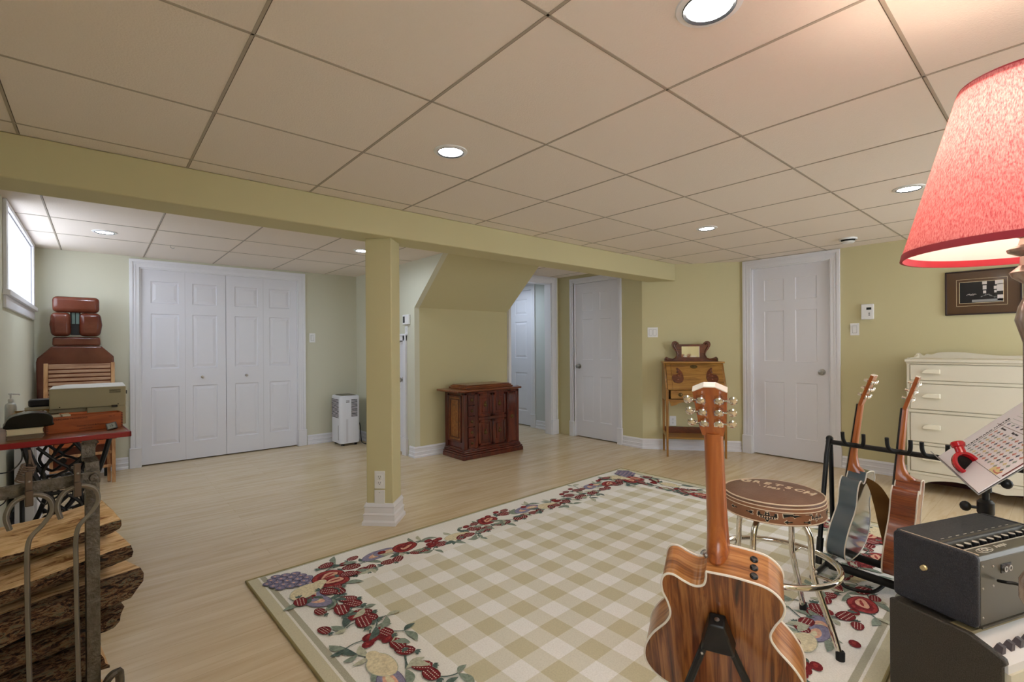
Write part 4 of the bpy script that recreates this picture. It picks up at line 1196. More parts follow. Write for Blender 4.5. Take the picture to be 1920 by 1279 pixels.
def rifle():
    o_ = [(-.055, .006), (-.052, -.008), (-.030, -.001), (-.020, -.002), (-.014, -.007), (-.004, -.002), (.055, .0), (.055, .006), (-.025, .007)]
    return [([(x * 1.05, y * 1.35) for x, y in o_], 1, 0), (o_, 0, .0006), ([(-.020, .003), (.05, .004), (.05, .005), (-.020, .0045)], 1, .0012)]
def arrow():
    o_ = [(-.050, 0), (-.040, .006), (-.036, .002), (.034, .002), (.040, .006), (.050, .005), (.046, 0), (.050, -.005), (.040, -.006), (.034, -.002), (-.036, -.002), (-.040, -.006)]
    return [([(x * 1.04, y * 1.5) for x, y in o_], 1, 0), (o_, 0, .0006)]
zb_ = zt - .062
def ang(d): return math.radians(d)
# viewer is towards -x,-y of the stool; increasing angle runs to photo-right there
vw = math.atan2(-SCY, -SCX)
band(thunder(.78), vw - .10, zb_ + .002, 'motif')
band(rifle(), vw + .46, zb_ + .012, 'motif'); band(arrow(), vw + .46, zb_ - .012, 'motif'); band(arrow(), vw - .62, zb_ + .006, 'motif'); band(thunder(.55), vw + .86, zb_ + .002, 'motif'); band(rifle(), vw + 1.5, zb_ + .01, 'motif')
for k, a in enumerate((-7, 83, 173, 263)):
    a = math.radians(a)
    P = [(.02, .492), (.075, .492), (.115, .478), (.142, .440), (.150, .390), (.152, .33), (.160, .27), (.185, .20), (.222, .10), (.246, .022)]
    pp = spline([(r_ * math.cos(a), r_ * math.sin(a), z) for r_, z in P], 4)
    lg = MB().tube(pp, .0115, 12).build('leg', M_chrome, e)
    MB().lathe([(.015, 0), (.0155, .03), (.013, .034)], 14, 0, T(.249 * math.cos(a), .249 * math.sin(a), 0)).build('rubber_tip', M_rubber, lg)
    MB().ball((.155 * math.cos(a) + .012 * math.cos(a), .155 * math.sin(a) + .012 * math.sin(a), .30), .005).build('bolt', M_steel, lg)
MB().tube([(.236 * math.cos(2 * PI * k / 64), .236 * math.sin(2 * PI * k / 64), .285) for k in range(64)], .0115, 12, closed=True).build('foot_ring', M_chrome, e)
b = MB()
for a in (-7, 83, 173, 263):
    a = math.radians(a); b.tube([(.155 * math.cos(a), .155 * math.sin(a), .285), (.236 * math.cos(a), .236 * math.sin(a), .285)], .005, 8)
    b2 = MB()
b.build('ring_strut', M_chrome, e)
MB().box(-.10, -.10, .488, .10, .10, .494).build('seat_plate', M_steel, e)

# ------------------------------------------------------------------ multi guitar rack with two guitars
e = empty('guitar_rack', (2.93, .5, .0125), 0, 'black tubular multi guitar rack with padded rails on the rug', 'guitar rack')
def rr_(p): return (p[0] - 2.93, p[1] - .5, p[2] - .0125)
def tb(name, pts, r, m=M_black, parent=e, n=12): return MB().tube([rr_(p) for p in pts], r, n).build(name, m, parent)
bar = tb('neck_rail', [(2.927, .85, .685), (2.80, -.12, .685)], .0125)
for (ex_, y_) in ((0, .838), (-.115, -.10)):
    for s in (-1, 1):
        lg = tb('leg', [(2.93 + ex_ + s * .01, y_, .70), (2.93 + ex_ + s * .035, y_ + .004, .62), (2.93 + ex_ + s * .115, y_ + .02, .10)], .0115)
        tb('leg_sleeve', [(2.93 + ex_ + s * .098, y_ + .016, .20), (2.93 + ex_ + s * .118, y_ + .02, .07)], .016, M_black, lg)
    MB().ball(rr_((2.93 + ex_, y_, .70)), .018).build('hinge', M_black, e)
    tb('base_bar', [(2.74 + ex_, y_ + .02, .03), (3.14 + ex_, y_ + .02, .03)], .012)
    for s in (-1, 1): MB().ball(rr_((2.94 + ex_ + s * .20, y_ + .02, .022)), (.018, .018, .022)).build('rubber_foot', M_rubber, e)
for (xo, zo) in ((-.095, .055), (.105, .055)):
    tb('padded_rail', [(2.935 + xo, .83, zo + .02), (2.82 + xo, -.10, zo + .02)], .019, M_rubber)
    for q in (0.02, .36):
        pa = Vector((2.935 + xo, .83, zo + .02)).lerp(Vector((2.82 + xo, -.10, zo + .02)), q); pb = Vector((2.935 + xo, .83, zo + .02)).lerp(Vector((2.82 + xo, -.10, zo + .02)), q + .03)
        tb('rail_collar', [pa, pb], .026, M_rubber)
tb('floor_loop', spline([(2.83, .76, .06), (2.76, .74, .026), (2.745, .69, .022), (2.79, .62, .022), (2.87, .58, .06)], 5), .008)
for y_, t_ in ((.715, 0), (.53, 0), (.40, 0), (.26, 0)):
    xb = 2.927 - (.85 - y_) * .126
    for s in (-1, 1):
        tb('neck_fork', spline([(xb, y_, .69), (xb - .03, y_ + s * .030, .69), (xb - .05, y_ + s * .042, .715), (xb - .058, y_ + s * .044, .755)], 5), .0085, M_rubber)
def gframe(Pb_, Pt_, delta):
    y = (Vector(Pt_) - Vector(Pb_)).normalized()
    nf = Vector((math.sin(delta), math.cos(delta), 0)); z = (nf - y * nf.dot(y)).normalized(); x = y.cross(z)
    return frame(Vector(Pb_), x, y, z)
g2 = guitar('acoustic_guitar', 'slate blue cutaway guitar with white binding standing first in the rack', gframe((2.95, .775, .105), (2.95, .648, 1.055), math.radians(2)), .185, .455, .080, .335, .165, (M_blue, M_blue, M_blue, W_neck), True, (.026, .033), heads='plain')
g3 = guitar('acoustic_guitar', 'mahogany sided cutaway guitar with pearl tuners standing second in the rack behind the amplifier', gframe((2.90, .545, .105), (2.935, .468, 1.05), math.radians(-4)), .185, .455, .095, .330, .165, (W_mg, W_mg, M_top, W_neck), True, (.026, .033), M_pearl, heads='plain')
# leather strap hanging from the blue guitar
cp = spline([(2.93, .70, .53), (2.955, .655, .49), (3.0, .630, .40), (3.02, .612, .28), (3.03, .597, .19), (3.035, .60, .12), (3.02, .63, .075)], 6)
b = MB(); vs = []
for i, p in enumerate(cp):
    wd_ = .014 + .024 * min(1, i / 12)
    a_ = Vector((.24, -.97, 0)) * wd_
    vs += [p - a_, p + a_, p + a_ + Vector((.97, .24, 0)) * .003, p - a_ + Vector((.97, .24, 0)) * .003]
fs = []
for i in range(len(cp) - 1):
    for q in range(4): fs.append((i * 4 + q, i * 4 + (q + 1) % 4, i * 4 + 4 + (q + 1) % 4, i * 4 + 4 + q))
fs += [(3, 2, 1, 0), tuple((len(cp) - 1) * 4 + q for q in range(4))]
s_ = b.add(vs, fs).build('guitar_strap', mat('tan_leather_strap', (122, 84, 34), .6, bump=.3, var=10))
tag(s_, 'tan leather strap hanging from the slate blue guitar', 'strap')

# ------------------------------------------------------------------ amplifiers
e1 = Vector((.36, .933, 0)).normalized(); e2 = Vector((e1.y, -e1.x, 0))
M_tolex = mat('black_tolex', (36, 37, 45), .42, bump=1.0, bscale=260, var=10, vscale=240)
M_panel = mat('olive_grey_panel', (92, 88, 76), .38, .35)
M_logo = mat('silver_print', (206, 200, 186), .4)
A0 = Vector((1.942, .183, .362))
e = empty('guitar_amplifier', (0, 0, 0), 0, 'small black textured guitar amplifier with ten top knobs, stacked on the larger amplifier', 'amplifier', M=frame(A0, e2, e1, (0, 0, 1)))
AW, AD, AH = .47, .228, .216
cab = MB()
# side cheek
pr_ = rrect(AD / 2, AH / 2, .016, 4)
side_pts = [(y + AD / 2, z + AH / 2) for y, z in pr_]
for x0_ in (0, AW - .018):
    ns = len(side_pts)
    MB().add([(x0_, y, z) for y, z in side_pts] + [(x0_ + .018, y, z) for y, z in side_pts], [list(range(ns))[::-1], [ns + k for k in range(ns)]] + [(i, (i + 1) % ns, ns + (i + 1) % ns, ns + i) for i in range(ns)]).build('side_cheek', M_tolex, e, bevel=.005, angle=50)
b = MB().box(.018, .095, 0, AW - .018, AD, AH - .001).box(.018, .004, 0, AW - .018, .10, AH - .052)
b.build('cabinet', M_tolex, e, bevel=.002)
MB().box(.018, .001, .008, AW - .018, .006, AH - .020).build('front_panel', M_panel, e, bevel=.001)
b = MB().frustum([(.018, .002, AH - .022), (AW - .018, .002, AH - .022), (AW - .018, .045, AH - .052), (.018, .045, AH - .052)], [(.018, .010, AH - .008), (AW - .018, .010, AH - .008), (AW - .018, .045, AH - .004), (.018, .045, AH - .004)])
logo = b.build('logo_panel', M_panel, e, bevel=.002)
LM = T(.09, .027, AH - .0055) @ R(math.atan2(.004, .035), 'X')
ov = MB().tube([(.036 * math.cos(2 * PI * k / 24), .011 * math.sin(2 * PI * k / 24), .0) for k in range(24)], .0008, 4, M=LM, closed=True).build('logo_oval', M_logo, logo)
text('logo_lettering', 'TOL', .020, M_logo, logo, LM @ T(0, 0, .0003), sx=1.5, bold=.0004)
text('logo_lettering', 'Amps', .018, M_logo, logo, LM @ T(.085, .004, .0003) @ R(.06, 'Z'), sx=1.4, bold=.0004)
MB().box(.018, .0455, AH - .0055, AW - .018, .0475, AH - .003).build('trim_line', M_logo, e)
b = MB().box(.018, .046, AH - .05, AW - .018, .090, AH - .020)
b.build('knob_well', M_black, e)
MB().frustum([(.018, .088, AH - .020), (AW - .018, .088, AH - .020), (AW - .018, .10, AH - .020), (.018, .10, AH - .020)], [(.018, .094, AH - .002), (AW - .018, .094, AH - .002), (AW - .018, .11, AH), (.018, .11, AH)]).build('well_edge', M_panel, e)
b = MB()
for k in range(10): b.box(.05 + k * .038, .117, AH - .0009, .066 + k * .038, .119, AH - .0002)
b.build('printed_marks', M_logo, e)
kn0 = None
for k in range(10):
    x = .052 + k * .0385
    kk = MB().lathe([(.0135, 0), (.0135, .003), (.0105, .006), (.0095, .018), (.0085, .019), (0, .019)], 18, 0, T(x, .069, AH - .021)).build('control_knob', M_black, e)
    MB().lathe([(.0085, .0192), (.0085, .0198), (0, .0198)], 16, 0, T(x, .069, AH - .021)).build('knob_cap', M_logo, kk)
    MB().lathe([(.0152, 0), (.0152, .0012), (.0135, .0014)], 18, 0, T(x, .069, AH - .0205)).build('knob_ring', M_logo, kk)
b = MB().lathe([(.009, 0), (.009, .003), (.006, .007), (.008, .010), (0, .012)], 16, 0, T(0, .135, .125) @ R(-PI / 2, 'Y'))
b.build('strap_button', mat('brass_button', (226, 208, 160), .25, .7), e)
for z in (.002, AH - .002):
    MB().tube([(.019, .006, z - (0 if z > .1 else 0)), (.019, AD - .012, z)], .0016, 6).build('piping', M_pipe, e)
for (x, z) in ((.028, AH - .035), (.028, AH - .10), (.028, .03), (.078, AH - .042), (.078, AH - .10)):
    MB().lathe([(.0035, 0), (.003, .0015), (0, .002)], 10, 0, T(x, .001, z) @ R(PI / 2, 'X')).build('screw', M_steel, e)
sk = MB().box(.115, -.001, AH - .068, .165, .001, AH - .042, 0)
for k in (0, 1): sk.lathe([(.009, 0), (.009, .006), (.005, .006), (.005, .002), (0, .002)], 14, 1, T(.128 + .022 * k, -.001, AH - .055) @ R(PI / 2, 'X'))
sk.build('socket_plate', [M_black, M_steel], e)
MB().box(.018, -.003, .0, AW - .018, .004, .006).build('bottom_trim', M_panel, e)
cbm = frame(A0, e2, e1, (0, 0, 1))
b = MB().tube([cbm @ Vector(p) for p in spline([(.092, -.004, AH - .085), (.085, -.028, AH - .078), (.10, -.042, AH - .078), (.135, -.055, AH - .095), (.165, -.075, AH - .13), (.20, -.10, AH - .20), (.26, -.10, -.05), (.34, -.06, -.30)], 6)], .0048, 8).build('audio_cable', M_black)
tag(b, 'black audio cable plugged into the front of the small upper amplifier', 'cable')

A1 = Vector((1.895, .123, .0)); 
e = empty('guitar_amplifier', (0, 0, 0), 0, 'larger dark amplifier on the floor with white slanted fader panel, under the smaller one', 'amplifier', M=frame(A1, e2, e1, (0, 0, 1)))
LW, LD, LH = .46, .30, .352
M_cabd = mat('dark_speckled_cabinet', (52, 47, 40), .4, bump=.5, bscale=300, var=16, vscale=320)
pts = [(0.01, 0), (LD, 0), (LD, LH), (.085, LH), (.004, LH - .030), (.0, LH - .045), (.01, LH - .055)]
for x in (0, LW - .02):
    n = len(pts); b = MB(); b.add([(x, y, z) for y, z in pts] + [(x + .02, y, z) for y, z in pts], [list(range(n))[::-1], list(range(n, 2 * n))] + [(i, (i + 1) % n, n + (i + 1) % n, n + i) for i in range(n)]); b.build('side_cheek', M_cabd, e, bevel=.004)
MB().box(.02, .02, 0, LW - .02, LD, LH - .06).box(.02, .09, LH - .06, LW - .02, LD, LH - .004).build('cabinet', M_cabd, e)
b = MB().frustum([(.02, .004, LH - .075), (LW - .02, .004, LH - .075), (LW - .02, .09, LH - .05), (.02, .09, LH - .05)], [(.02, .004, LH - .052), (LW - .02, .004, LH - .052), (LW - .02, .088, LH - .012), (.02, .088, LH - .012)])
cpn = b.build('control_panel', mat('white_panel', (232, 228, 224), .4), e)
for k in range(9):
    x = .052 + k * .044
    q = MB().frustum([(x - .009, .028, LH - .040), (x + .009, .028, LH - .040), (x + .009, .048, LH - .031), (x - .009, .048, LH - .031)], [(x - .007, .026, LH - .018), (x + .007, .026, LH - .018), (x + .007, .040, LH - .013), (x - .007, .040, LH - .013)]).build('fader_knob', mat('fader_grey_%d' % k, (82, 74, 78), .5), cpn)
MB().box(.02, -.002, .01, LW - .02, .022, LH - .075).build('front_grille', mat('cream_grille', (222, 214, 190), .6), e)
text('front_lettering', 'AE', .075, M_black, e, frame((.082, -.0025, LH - .165), (1, 0, 0), (0, 0, 1), (0, -1, 0)) @ Matrix(((1, .22, 0, 0), (0, 1, 0, 0), (0, 0, 1, 0), (0, 0, 0, 1))), sx=.7)
b = MB()
for z in (LH - .235, LH - .243): b.box(.03, -.003, z, LW - .03, -.002, z + .0015)
b.build('grille_line', M_black, e)
MB().box(.02, .088, LH - .012, LW - .02, .14, LH - .002).build('top_ledge', mat('tan_ledge', (150, 136, 100), .5), e)
MB().lathe([(.004, 0), (.003, .002), (0, .003)], 10, 0, T(.024, -.003, LH - .15) @ R(PI / 2, 'X')).build('screw', M_black, e)

# ------------------------------------------------------------------ music stand with a chart
PA = Vector((2.700, .376, .719)); PB = Vector((2.120, .197, .720))
# pull the far end in so that the desk is half a metre wide
ab = (PB - PA).normalized()
h_ = Vector((.29731, -.95478, 0)); h_ = (h_ - ab * h_.dot(ab)).normalized(); h_.z = 0; h_.normalize()
th_ = math.radians(44)
up_ = (h_ * math.cos(th_) + zv * math.sin(th_)).normalized()
nn = ab.cross(up_).normalized()
if nn.z < 0: nn = -nn
# desk frame: x along lip (towards camera), y up the slope, z normal to page
wdt = (PB - PA).length
MS = frame(PA, ab, up_, nn)
flip = MS.to_3x3().determinant() < 0
e = empty('music_stand', (2.61, .19, .0), 0, 'black music stand with tripod legs behind the amplifiers', 'music stand')
oo = Vector((2.61, .19, .0))
def relM(): return Matrix.Translation(-oo) @ MS
DH = .36
dk = MB().box(0, 0, -.004, wdt, DH, -.0015, 0, relM()).box(0, -.002, -.004, wdt, .001, .030, 0, relM()).build('desk', mat('grey_metal_desk', (150, 150, 150), .3, .7), e, angle=30)
top = relM() @ Vector((.141, .160, -.006))
dirz = Vector((0, 0, -1))
pole_x, pole_y = top.x + .0, top.y
MB().box(.141 - .03, .12, -.03, .141 + .03, .20, -.004, 0, relM()).build('tilt_bracket', M_black, e, bevel=.006)
b = MB().tube([(top.x, top.y, top.z - .02), (top.x, top.y, .50)], .011, 12).build('upper_pole', M_black, e)
cl = MB().lathe([(.022, 0), (.026, .01), (.026, .05), (.018, .06)], 16, 0, T(top.x, top.y, .535)).lathe([(.018, 0), (.018, .05)], 16, 0, T(top.x, top.y, .645 - .02)).build('clamp_collar', M_black, e)
for (zz_, s) in ((.56, -1), (.665, 1)):
    q = Vector((.24, -.97, 0)) * s
    kk = MB().tube([Vector((top.x, top.y, zz_)) + q * .01, Vector((top.x, top.y, zz_)) + q * .05], .006, 8)
    kk.ball(tuple(Vector((top.x, top.y, zz_)) + q * .058), (.014, .018, .020))
    kk.build('clamp_knob', M_black, cl)
MB().tube([(top.x, top.y, .53), (top.x, top.y, .06)], .016, 12).build('lower_pole', M_black, e)
for k in range(3):
    a = k * 2 * PI / 3 + 1.0
    lg = MB().tube([(top.x + .015 * math.cos(a), top.y + .015 * math.sin(a), .30), (top.x + .09 * math.cos(a), top.y + .09 * math.sin(a), .12), (top.x + .12 * math.cos(a), top.y + .12 * math.sin(a), .012)], .007, 8).build('leg', M_black, e)
    MB().ball((top.x + .12 * math.cos(a), top.y + .12 * math.sin(a), .010), (.012, .012, .010)).build('rubber_foot', M_rubber, lg)
# chart lying on the desk
M_paper = mat('white_paper', (238, 234, 240), .45)
ch = empty('fretboard_chart', (0, 0, 0), 0, 'white fretboard notes chart with rows of coloured dots on the music stand', 'chart', M=MS)
PG = MB().box(.02, .004, .0, wdt - .004, DH + .04, .003).build('page', M_paper, ch)
# printed content: u = along the slope (text baseline), v = towards the lip's far end
def pm(u, v): return (wdt - .03 - v, u, .0034)    # v measured from camera-side edge
inks = [mat('ink_slate', (84, 92, 118), .6), mat('ink_coral', (206, 126, 112), .6), mat('ink_sage', (140, 156, 150), .6), mat('ink_sand', (226, 206, 150), .6), mat('ink_black', (30, 28, 34), .6), mat('ink_maroon', (112, 44, 50), .6)]
b = MB()
def pbox(u0, v0, u1, v1, mi, z=.0032):
    x0, x1 = wdt - v1, wdt - v0
    b.box(x0, u0, .003, x1, u1, z + .0002, mi)
VW = wdt - .02
pbox(.075, .004, .0765, VW, 4)                  # rule across the page near the lip
pbox(.10, VW - .115, .27, VW - .112, 4); 
pbox(.235, .03, .2365, VW - .06, 5)
random.seed(5)
for i in range(6):
    for j in range(13):
        u = .10 + i * .021 + .0; v = VW - .14 - j * .032
        mi = (0, 1, 2, 0, 3, 1, 2)[(i * 3 + j * 2) % 7]
        x = wdt - v
        b.disc((x, u, .0036 + .00001 * j), .0085, .0045, random.uniform(.2, .5), mi, 10); b.disc((x, u, .0035), .0035, .0085, 0, mi, 8)
    pbox(.0995 + i * .021, VW - .12 - 13 * .032, .1005 + i * .021, VW - .13, 3)
for i in range(6): pbox(.26 + i * .016, .03, .261 + i * .016, VW - .12, 2)
for j in range(9):
    x = wdt - (VW - .15 - j * .045); b.disc((x, .245 + .006, .0036), .010, .005, .3, (0, 2, 0, 4, 3, 2)[j % 6], 10)
pbox(.085, .010, .30, .020, 5)                  # dark band along the near edge
pbox(.078, .05, .10, .13, 3); pbox(.20, .05, .225, .16, 3)
b.tube([(wdt - .045, .095, .0036), (wdt - .055, .085, .0036), (wdt - .075, .083, .0036), (wdt - .10, .086, .0036)], .0025, 4, 1)
b.build('printing', inks, ch)
TXm = frame((wdt - (VW - .095), .185, .0034), (0, 1, 0), (-1, 0, 0), (0, 0, 1))
text('title_lettering', 'FRETBOARD NOTES', .017, inks[4], ch, TXm, sx=1.15)
text('caption_lettering', 'Flat tones', .013, inks[4], ch, frame((wdt - (VW - .17), .225, .0034), (-0, 1, 0), (-1, 0, 0), (0, 0, 1)) @ R(-PI / 2, 'Z'))
text('caption_lettering', 'Sharp tones', .013, inks[4], ch, frame((wdt - (VW - .29), .225, .0034), (-0, 1, 0), (-1, 0, 0), (0, 0, 1)) @ R(-PI / 2, 'Z'))
# red clip mug on the lip
rc = empty('capo_holder', (0, 0, 0), 0, 'glossy red round holder with a dark opening sitting on the music stand lip', 'holder', M=frame(Vector((2.395, .262, .756)), Vector((.69, -.72, 0)).normalized(), Vector((.36, .34, .87)).normalized(), Vector((-.63, -.60, .49)).normalized()) @ Matrix.Scale(1.25, 4))
M_red = mat('glossy_red', (186, 22, 34), .15, coat=.6)
MB().lathe([(0, 0), (.028, 0), (.034, .006), (.036, .016), (.033, .022), (.026, .020), (.024, .008), (0, .007)], 24).build('cup', M_red, rc)
MB().lathe([(.025, .0), (0, .0)], 20, 0, T(0, 0, .0085)).build('dark_opening', M_ebony, rc)
MB().lathe([(.012, 0), (.012, .018), (.016, .020), (.018, .030), (.016, .034), (0, .034)], 20, 0, T(0, .030, .012) @ R(-PI / 2, 'X')).build('neck', M_red, rc)

# ------------------------------------------------------------------ red floor lamp
LX, LY = 1.545, .058
e = empty('floor_lamp', (LX, LY, 0), 0, 'floor lamp with large red pleated fabric shade at the right edge', 'lamp')
sm_ = bpy.data.materials.new('red_shade_fabric'); sm_.use_nodes = True
nt = sm_.node_tree; nt.nodes.remove(nt.nodes['Principled BSDF'])
tc = nt.nodes.new('ShaderNodeTexCoord'); mp = nt.nodes.new('ShaderNodeMapping'); mp.inputs['Scale'].default_value = (420, 420, 16)
n_ = nt.nodes.new('ShaderNodeTexNoise'); n_.inputs['Scale'].default_value = 1; n_.inputs['Detail'].default_value = 5; n_.inputs['Roughness'].default_value = .7
cr = nt.nodes.new('ShaderNodeValToRGB'); cr.color_ramp.elements[0].position = .36; cr.color_ramp.elements[0].color = (*lin((214, 92, 98)), 1); cr.color_ramp.elements[1].position = .62; cr.color_ramp.elements[1].color = (*lin((250, 172, 168)), 1)
df = nt.nodes.new('ShaderNodeBsdfDiffuse'); tr = nt.nodes.new('ShaderNodeBsdfTranslucent'); ms = nt.nodes.new('ShaderNodeMixShader'); ms.inputs[0].default_value = .45
Lk = nt.links.new
Lk(tc.outputs['Object'], mp.inputs[0]); Lk(mp.outputs[0], n_.inputs['Vector']); Lk(n_.outputs[0], cr.inputs[0]); Lk(cr.outputs[0], df.inputs[0]); Lk(cr.outputs[0], tr.inputs[0]); Lk(df.outputs[0], ms.inputs[1]); Lk(tr.outputs[0], ms.inputs[2]); Lk(ms.outputs[0], nt.nodes['Material Output'].inputs[0])
liner = bpy.data.materials.new('shade_liner'); liner.use_nodes = True
nt = liner.node_tree; nt.nodes.remove(nt.nodes['Principled BSDF'])
df = nt.nodes.new('ShaderNodeBsdfDiffuse'); df.inputs[0].default_value = (.85, .83, .82, 1); tr = nt.nodes.new('ShaderNodeBsdfTranslucent'); tr.inputs[0].default_value = (.85, .83, .82, 1); ms = nt.nodes.new('ShaderNodeMixShader'); ms.inputs[0].default_value = .45
nt.links.new(df.outputs[0], ms.inputs[1]); nt.links.new(tr.outputs[0], ms.inputs[2]); nt.links.new(ms.outputs[0], nt.nodes['Material Output'].inputs[0])
SZ0, SZ1, SR0, SR1 = 1.405, 1.775, .222, .118
b = MB(); n = 64
for (o_, mi) in ((0, 0), (-.003, 1)):
    b.add([((SR0 + o_) * math.cos(2 * PI * j / n), (SR0 + o_) * math.sin(2 * PI * j / n), SZ0) for j in range(n)] + [((SR1 + o_) * math.cos(2 * PI * j / n), (SR1 + o_) * math.sin(2 * PI * j / n), SZ1) for j in range(n)], [(j, (j + 1) % n, n + (j + 1) % n, n + j) for j in range(n)], mi)
shade = b.build('lamp_shade', [sm_, liner], e)
M_redtrim = mat('dark_red_trim', (150, 26, 42), .6)
for (r_, z, t_) in ((SR0, SZ0 + .003, .004), (SR1, SZ1 - .004, .004)):
    s = (SR1 - SR0) / (SZ1 - SZ0)
    MB().lathe([(r_ - .004, z - .008), (r_ + .0015, z - .008), (r_ + .0015 + s * .012, z + .008), (r_ - .004 + s * .012, z + .008), (r_ - .004, z - .008)], n).build('trim_band', M_redtrim, shade)
M_metal = mat('antique_silver_turning', (178, 160, 150), .25, .8)
MB().lathe([(0, .0), (.14, .0), (.14, .015), (.12, .03), (.04, .045), (.02, .07), (.013, .12), (.013, .62), (.022, .64), (.022, .68), (.013, .70), (.013, 1.20), (.018, 1.22), (.026, 1.25), (.020, 1.28), (.012, 1.30), (.012, 1.33), (.030, 1.345), (.034, 1.355), (.018, 1.37), (.016, 1.39), (.036, 1.40), (.038, 1.406), (.020, 1.415), (.016, 1.43), (.034, 1.44), (.034, 1.446), (.015, 1.455), (.012, 1.50), (0, 1.50)], 28).build('turned_pole', M_metal, e)
bl = MB().lathe([(0, 1.50), (.014, 1.50), (.014, 1.53), (.020, 1.55), (.030, 1.58), (.028, 1.61), (.014, 1.63), (0, 1.633)], 20).build('bulb', mat('bulb_glass', (255, 244, 230), .3, emit=(255, 232, 200), es=22), e)
MB().tube([(SR1 * .97, 0, SZ1 - .01), (0, 0, SZ1 - .02), (-SR1 * .97, 0, SZ1 - .01)], .002, 6).build('shade_spider', M_steel, e)
ld = bpy.data.lights.new('floor_lamp_light', 'POINT'); ld.energy = SHADE_WATTS; ld.color = (1, .82, .66); ld.shadow_soft_size = .035
lo = bpy.data.objects.new('floor_lamp_light', ld); COL.objects.link(lo); lo.parent = e; lo.location = (0, 0, 1.67)

# ------------------------------------------------------------------ left: treadle table and the things on it
W_red = mat('red_edge_paint', (150, 16, 26), .35, coat=.3)
W_tab = wood('table_top_wood', [(.3, (110, 56, 26)), (.7, (160, 92, 48))], (3, 20, 20), 1, .35, .3)
tr_ = math.radians(5)
e = empty('sewing_table', (.14, 3.43, 0), tr_, 'red edged table on an ornate black iron treadle base at the left wall', 'table')
TW, TD, TZ = .565, .72, .74       # extends to -x and +y
b = MB().box(-TW, .015, TZ - .024, -.012, TD, TZ, 0)
b.build('table_top', W_tab, e, bevel=.003)
b = MB().box(-TW, 0, TZ - .030, .0, .015, TZ - .001, 0).box(-.012, .0, TZ - .030, .0, TD, TZ - .001, 0)
b.build('red_edge', W_red, e, bevel=.004)
def arcpts(cx, cz, r, a0, a1, n=12): return [(cx + r * math.cos(a0 + (a1 - a0) * k / n), cz + r * math.sin(a0 + (a1 - a0) * k / n)) for k in range(n + 1)]
for (y, nm) in ((.10, 'side_frame'), (.60, 'side_frame')):
    b = MB()
    def cv(pts, r=.009): b.tube([(x, y, z) for x, z in pts], r, 7)
    xc = -.255
    cv([(xc - .20, .705), (xc + .20, .705)], .011)
    for s in (-1, 1):
        cv([(p.x, p.y) for p in spline([(xc + s * .17, .70), (xc + s * .13, .55), (xc + s * .07, .40), (xc + s * .10, .24), (xc + s * .17, .10), (xc + s * .23, .02)], 6)], .013)
        cv([(p.x, p.y) for p in spline([(xc + s * .02, .70), (xc + s * .07, .62), (xc + s * .10, .54), (xc + s * .05, .47), (xc, .50)], 6)], .008)
        cv([(p.x, p.y) for p in spline([(xc + s * .12, .69), (xc + s * .04, .60), (xc, .56), (xc + s * .05, .53), (xc + s * .12, .47)], 6)], .008)
        cv([(p.x, p.y) for p in spline([(xc, .42), (xc + s * .05, .36), (xc + s * .04, .28), (xc + s * .01, .22), (xc + s * .06, .14), (xc + s * .15, .09)], 6)], .009)
        cv(arcpts(xc + s * .06, .175, .035, 0, 2 * PI), .006)
        cv(arcpts(xc + s * .045, .33, .030, 0, 2 * PI), .006)
        cv([(p.x, p.y) for p in spline([(xc + s * .10, .26), (xc + s * .04, .20), (xc - s * .06, .10), (xc - s * .14, .04)], 6)], .008)
    cv([(xc - .10, .44), (xc + .10, .44)], .010); cv([(xc - .09, .23), (xc + .09, .23)], .009)
    b.lathe([(.018, -.008), (.018, .008)], 20, 0, T(xc, y, .52) @ R(PI / 2, 'X'))
    b.build(nm, M_cast, e)
    for s in (-1, 1): MB().lathe([(.018, 0), (.018, .022), (.008, .03)], 12, 0, T(xc + s * .23, y, 0)).build('foot', M_cast, e)
b = MB()
for s in (-1, 1): b.tube([(-.255 + s * .15, .10, .16), (-.255 - s * .15, .60, .40)], .008, 7)
for z in (.44, .16): b.tube([(-.255, .10, z), (-.255, .60, z)], .010, 7)
b.build('cross_brace', M_cast, e)
b = MB()
for k in range(9): b.box(-.39 + k * .033, .20, .085, -.39 + k * .033 + .012, .50, .095)
b.box(-.40, .20, .08, -.11, .215, .10).box(-.40, .485, .08, -.11, .50, .10).box(-.40, .34, .08, -.11, .355, .10)
b.build('treadle_pedal', M_cast, e)
b = MB().tube([(-.43 + .0, .30 + .14 * math.cos(2 * PI * k / 28), .30 + .14 * math.sin(2 * PI * k / 28)) for k in range(28)], .010, 8, closed=True)
for k in range(6): b.tube([(-.43, .30, .30), (-.43, .30 + .14 * math.cos(k * PI / 3), .30 + .14 * math.sin(k * PI / 3))], .006, 6)
b.build('flywheel', M_cast, e)

def onT(x, y, z=0): # world helper: nothing is rotated on the table except its own turn
    return (x, y, TZ + z)
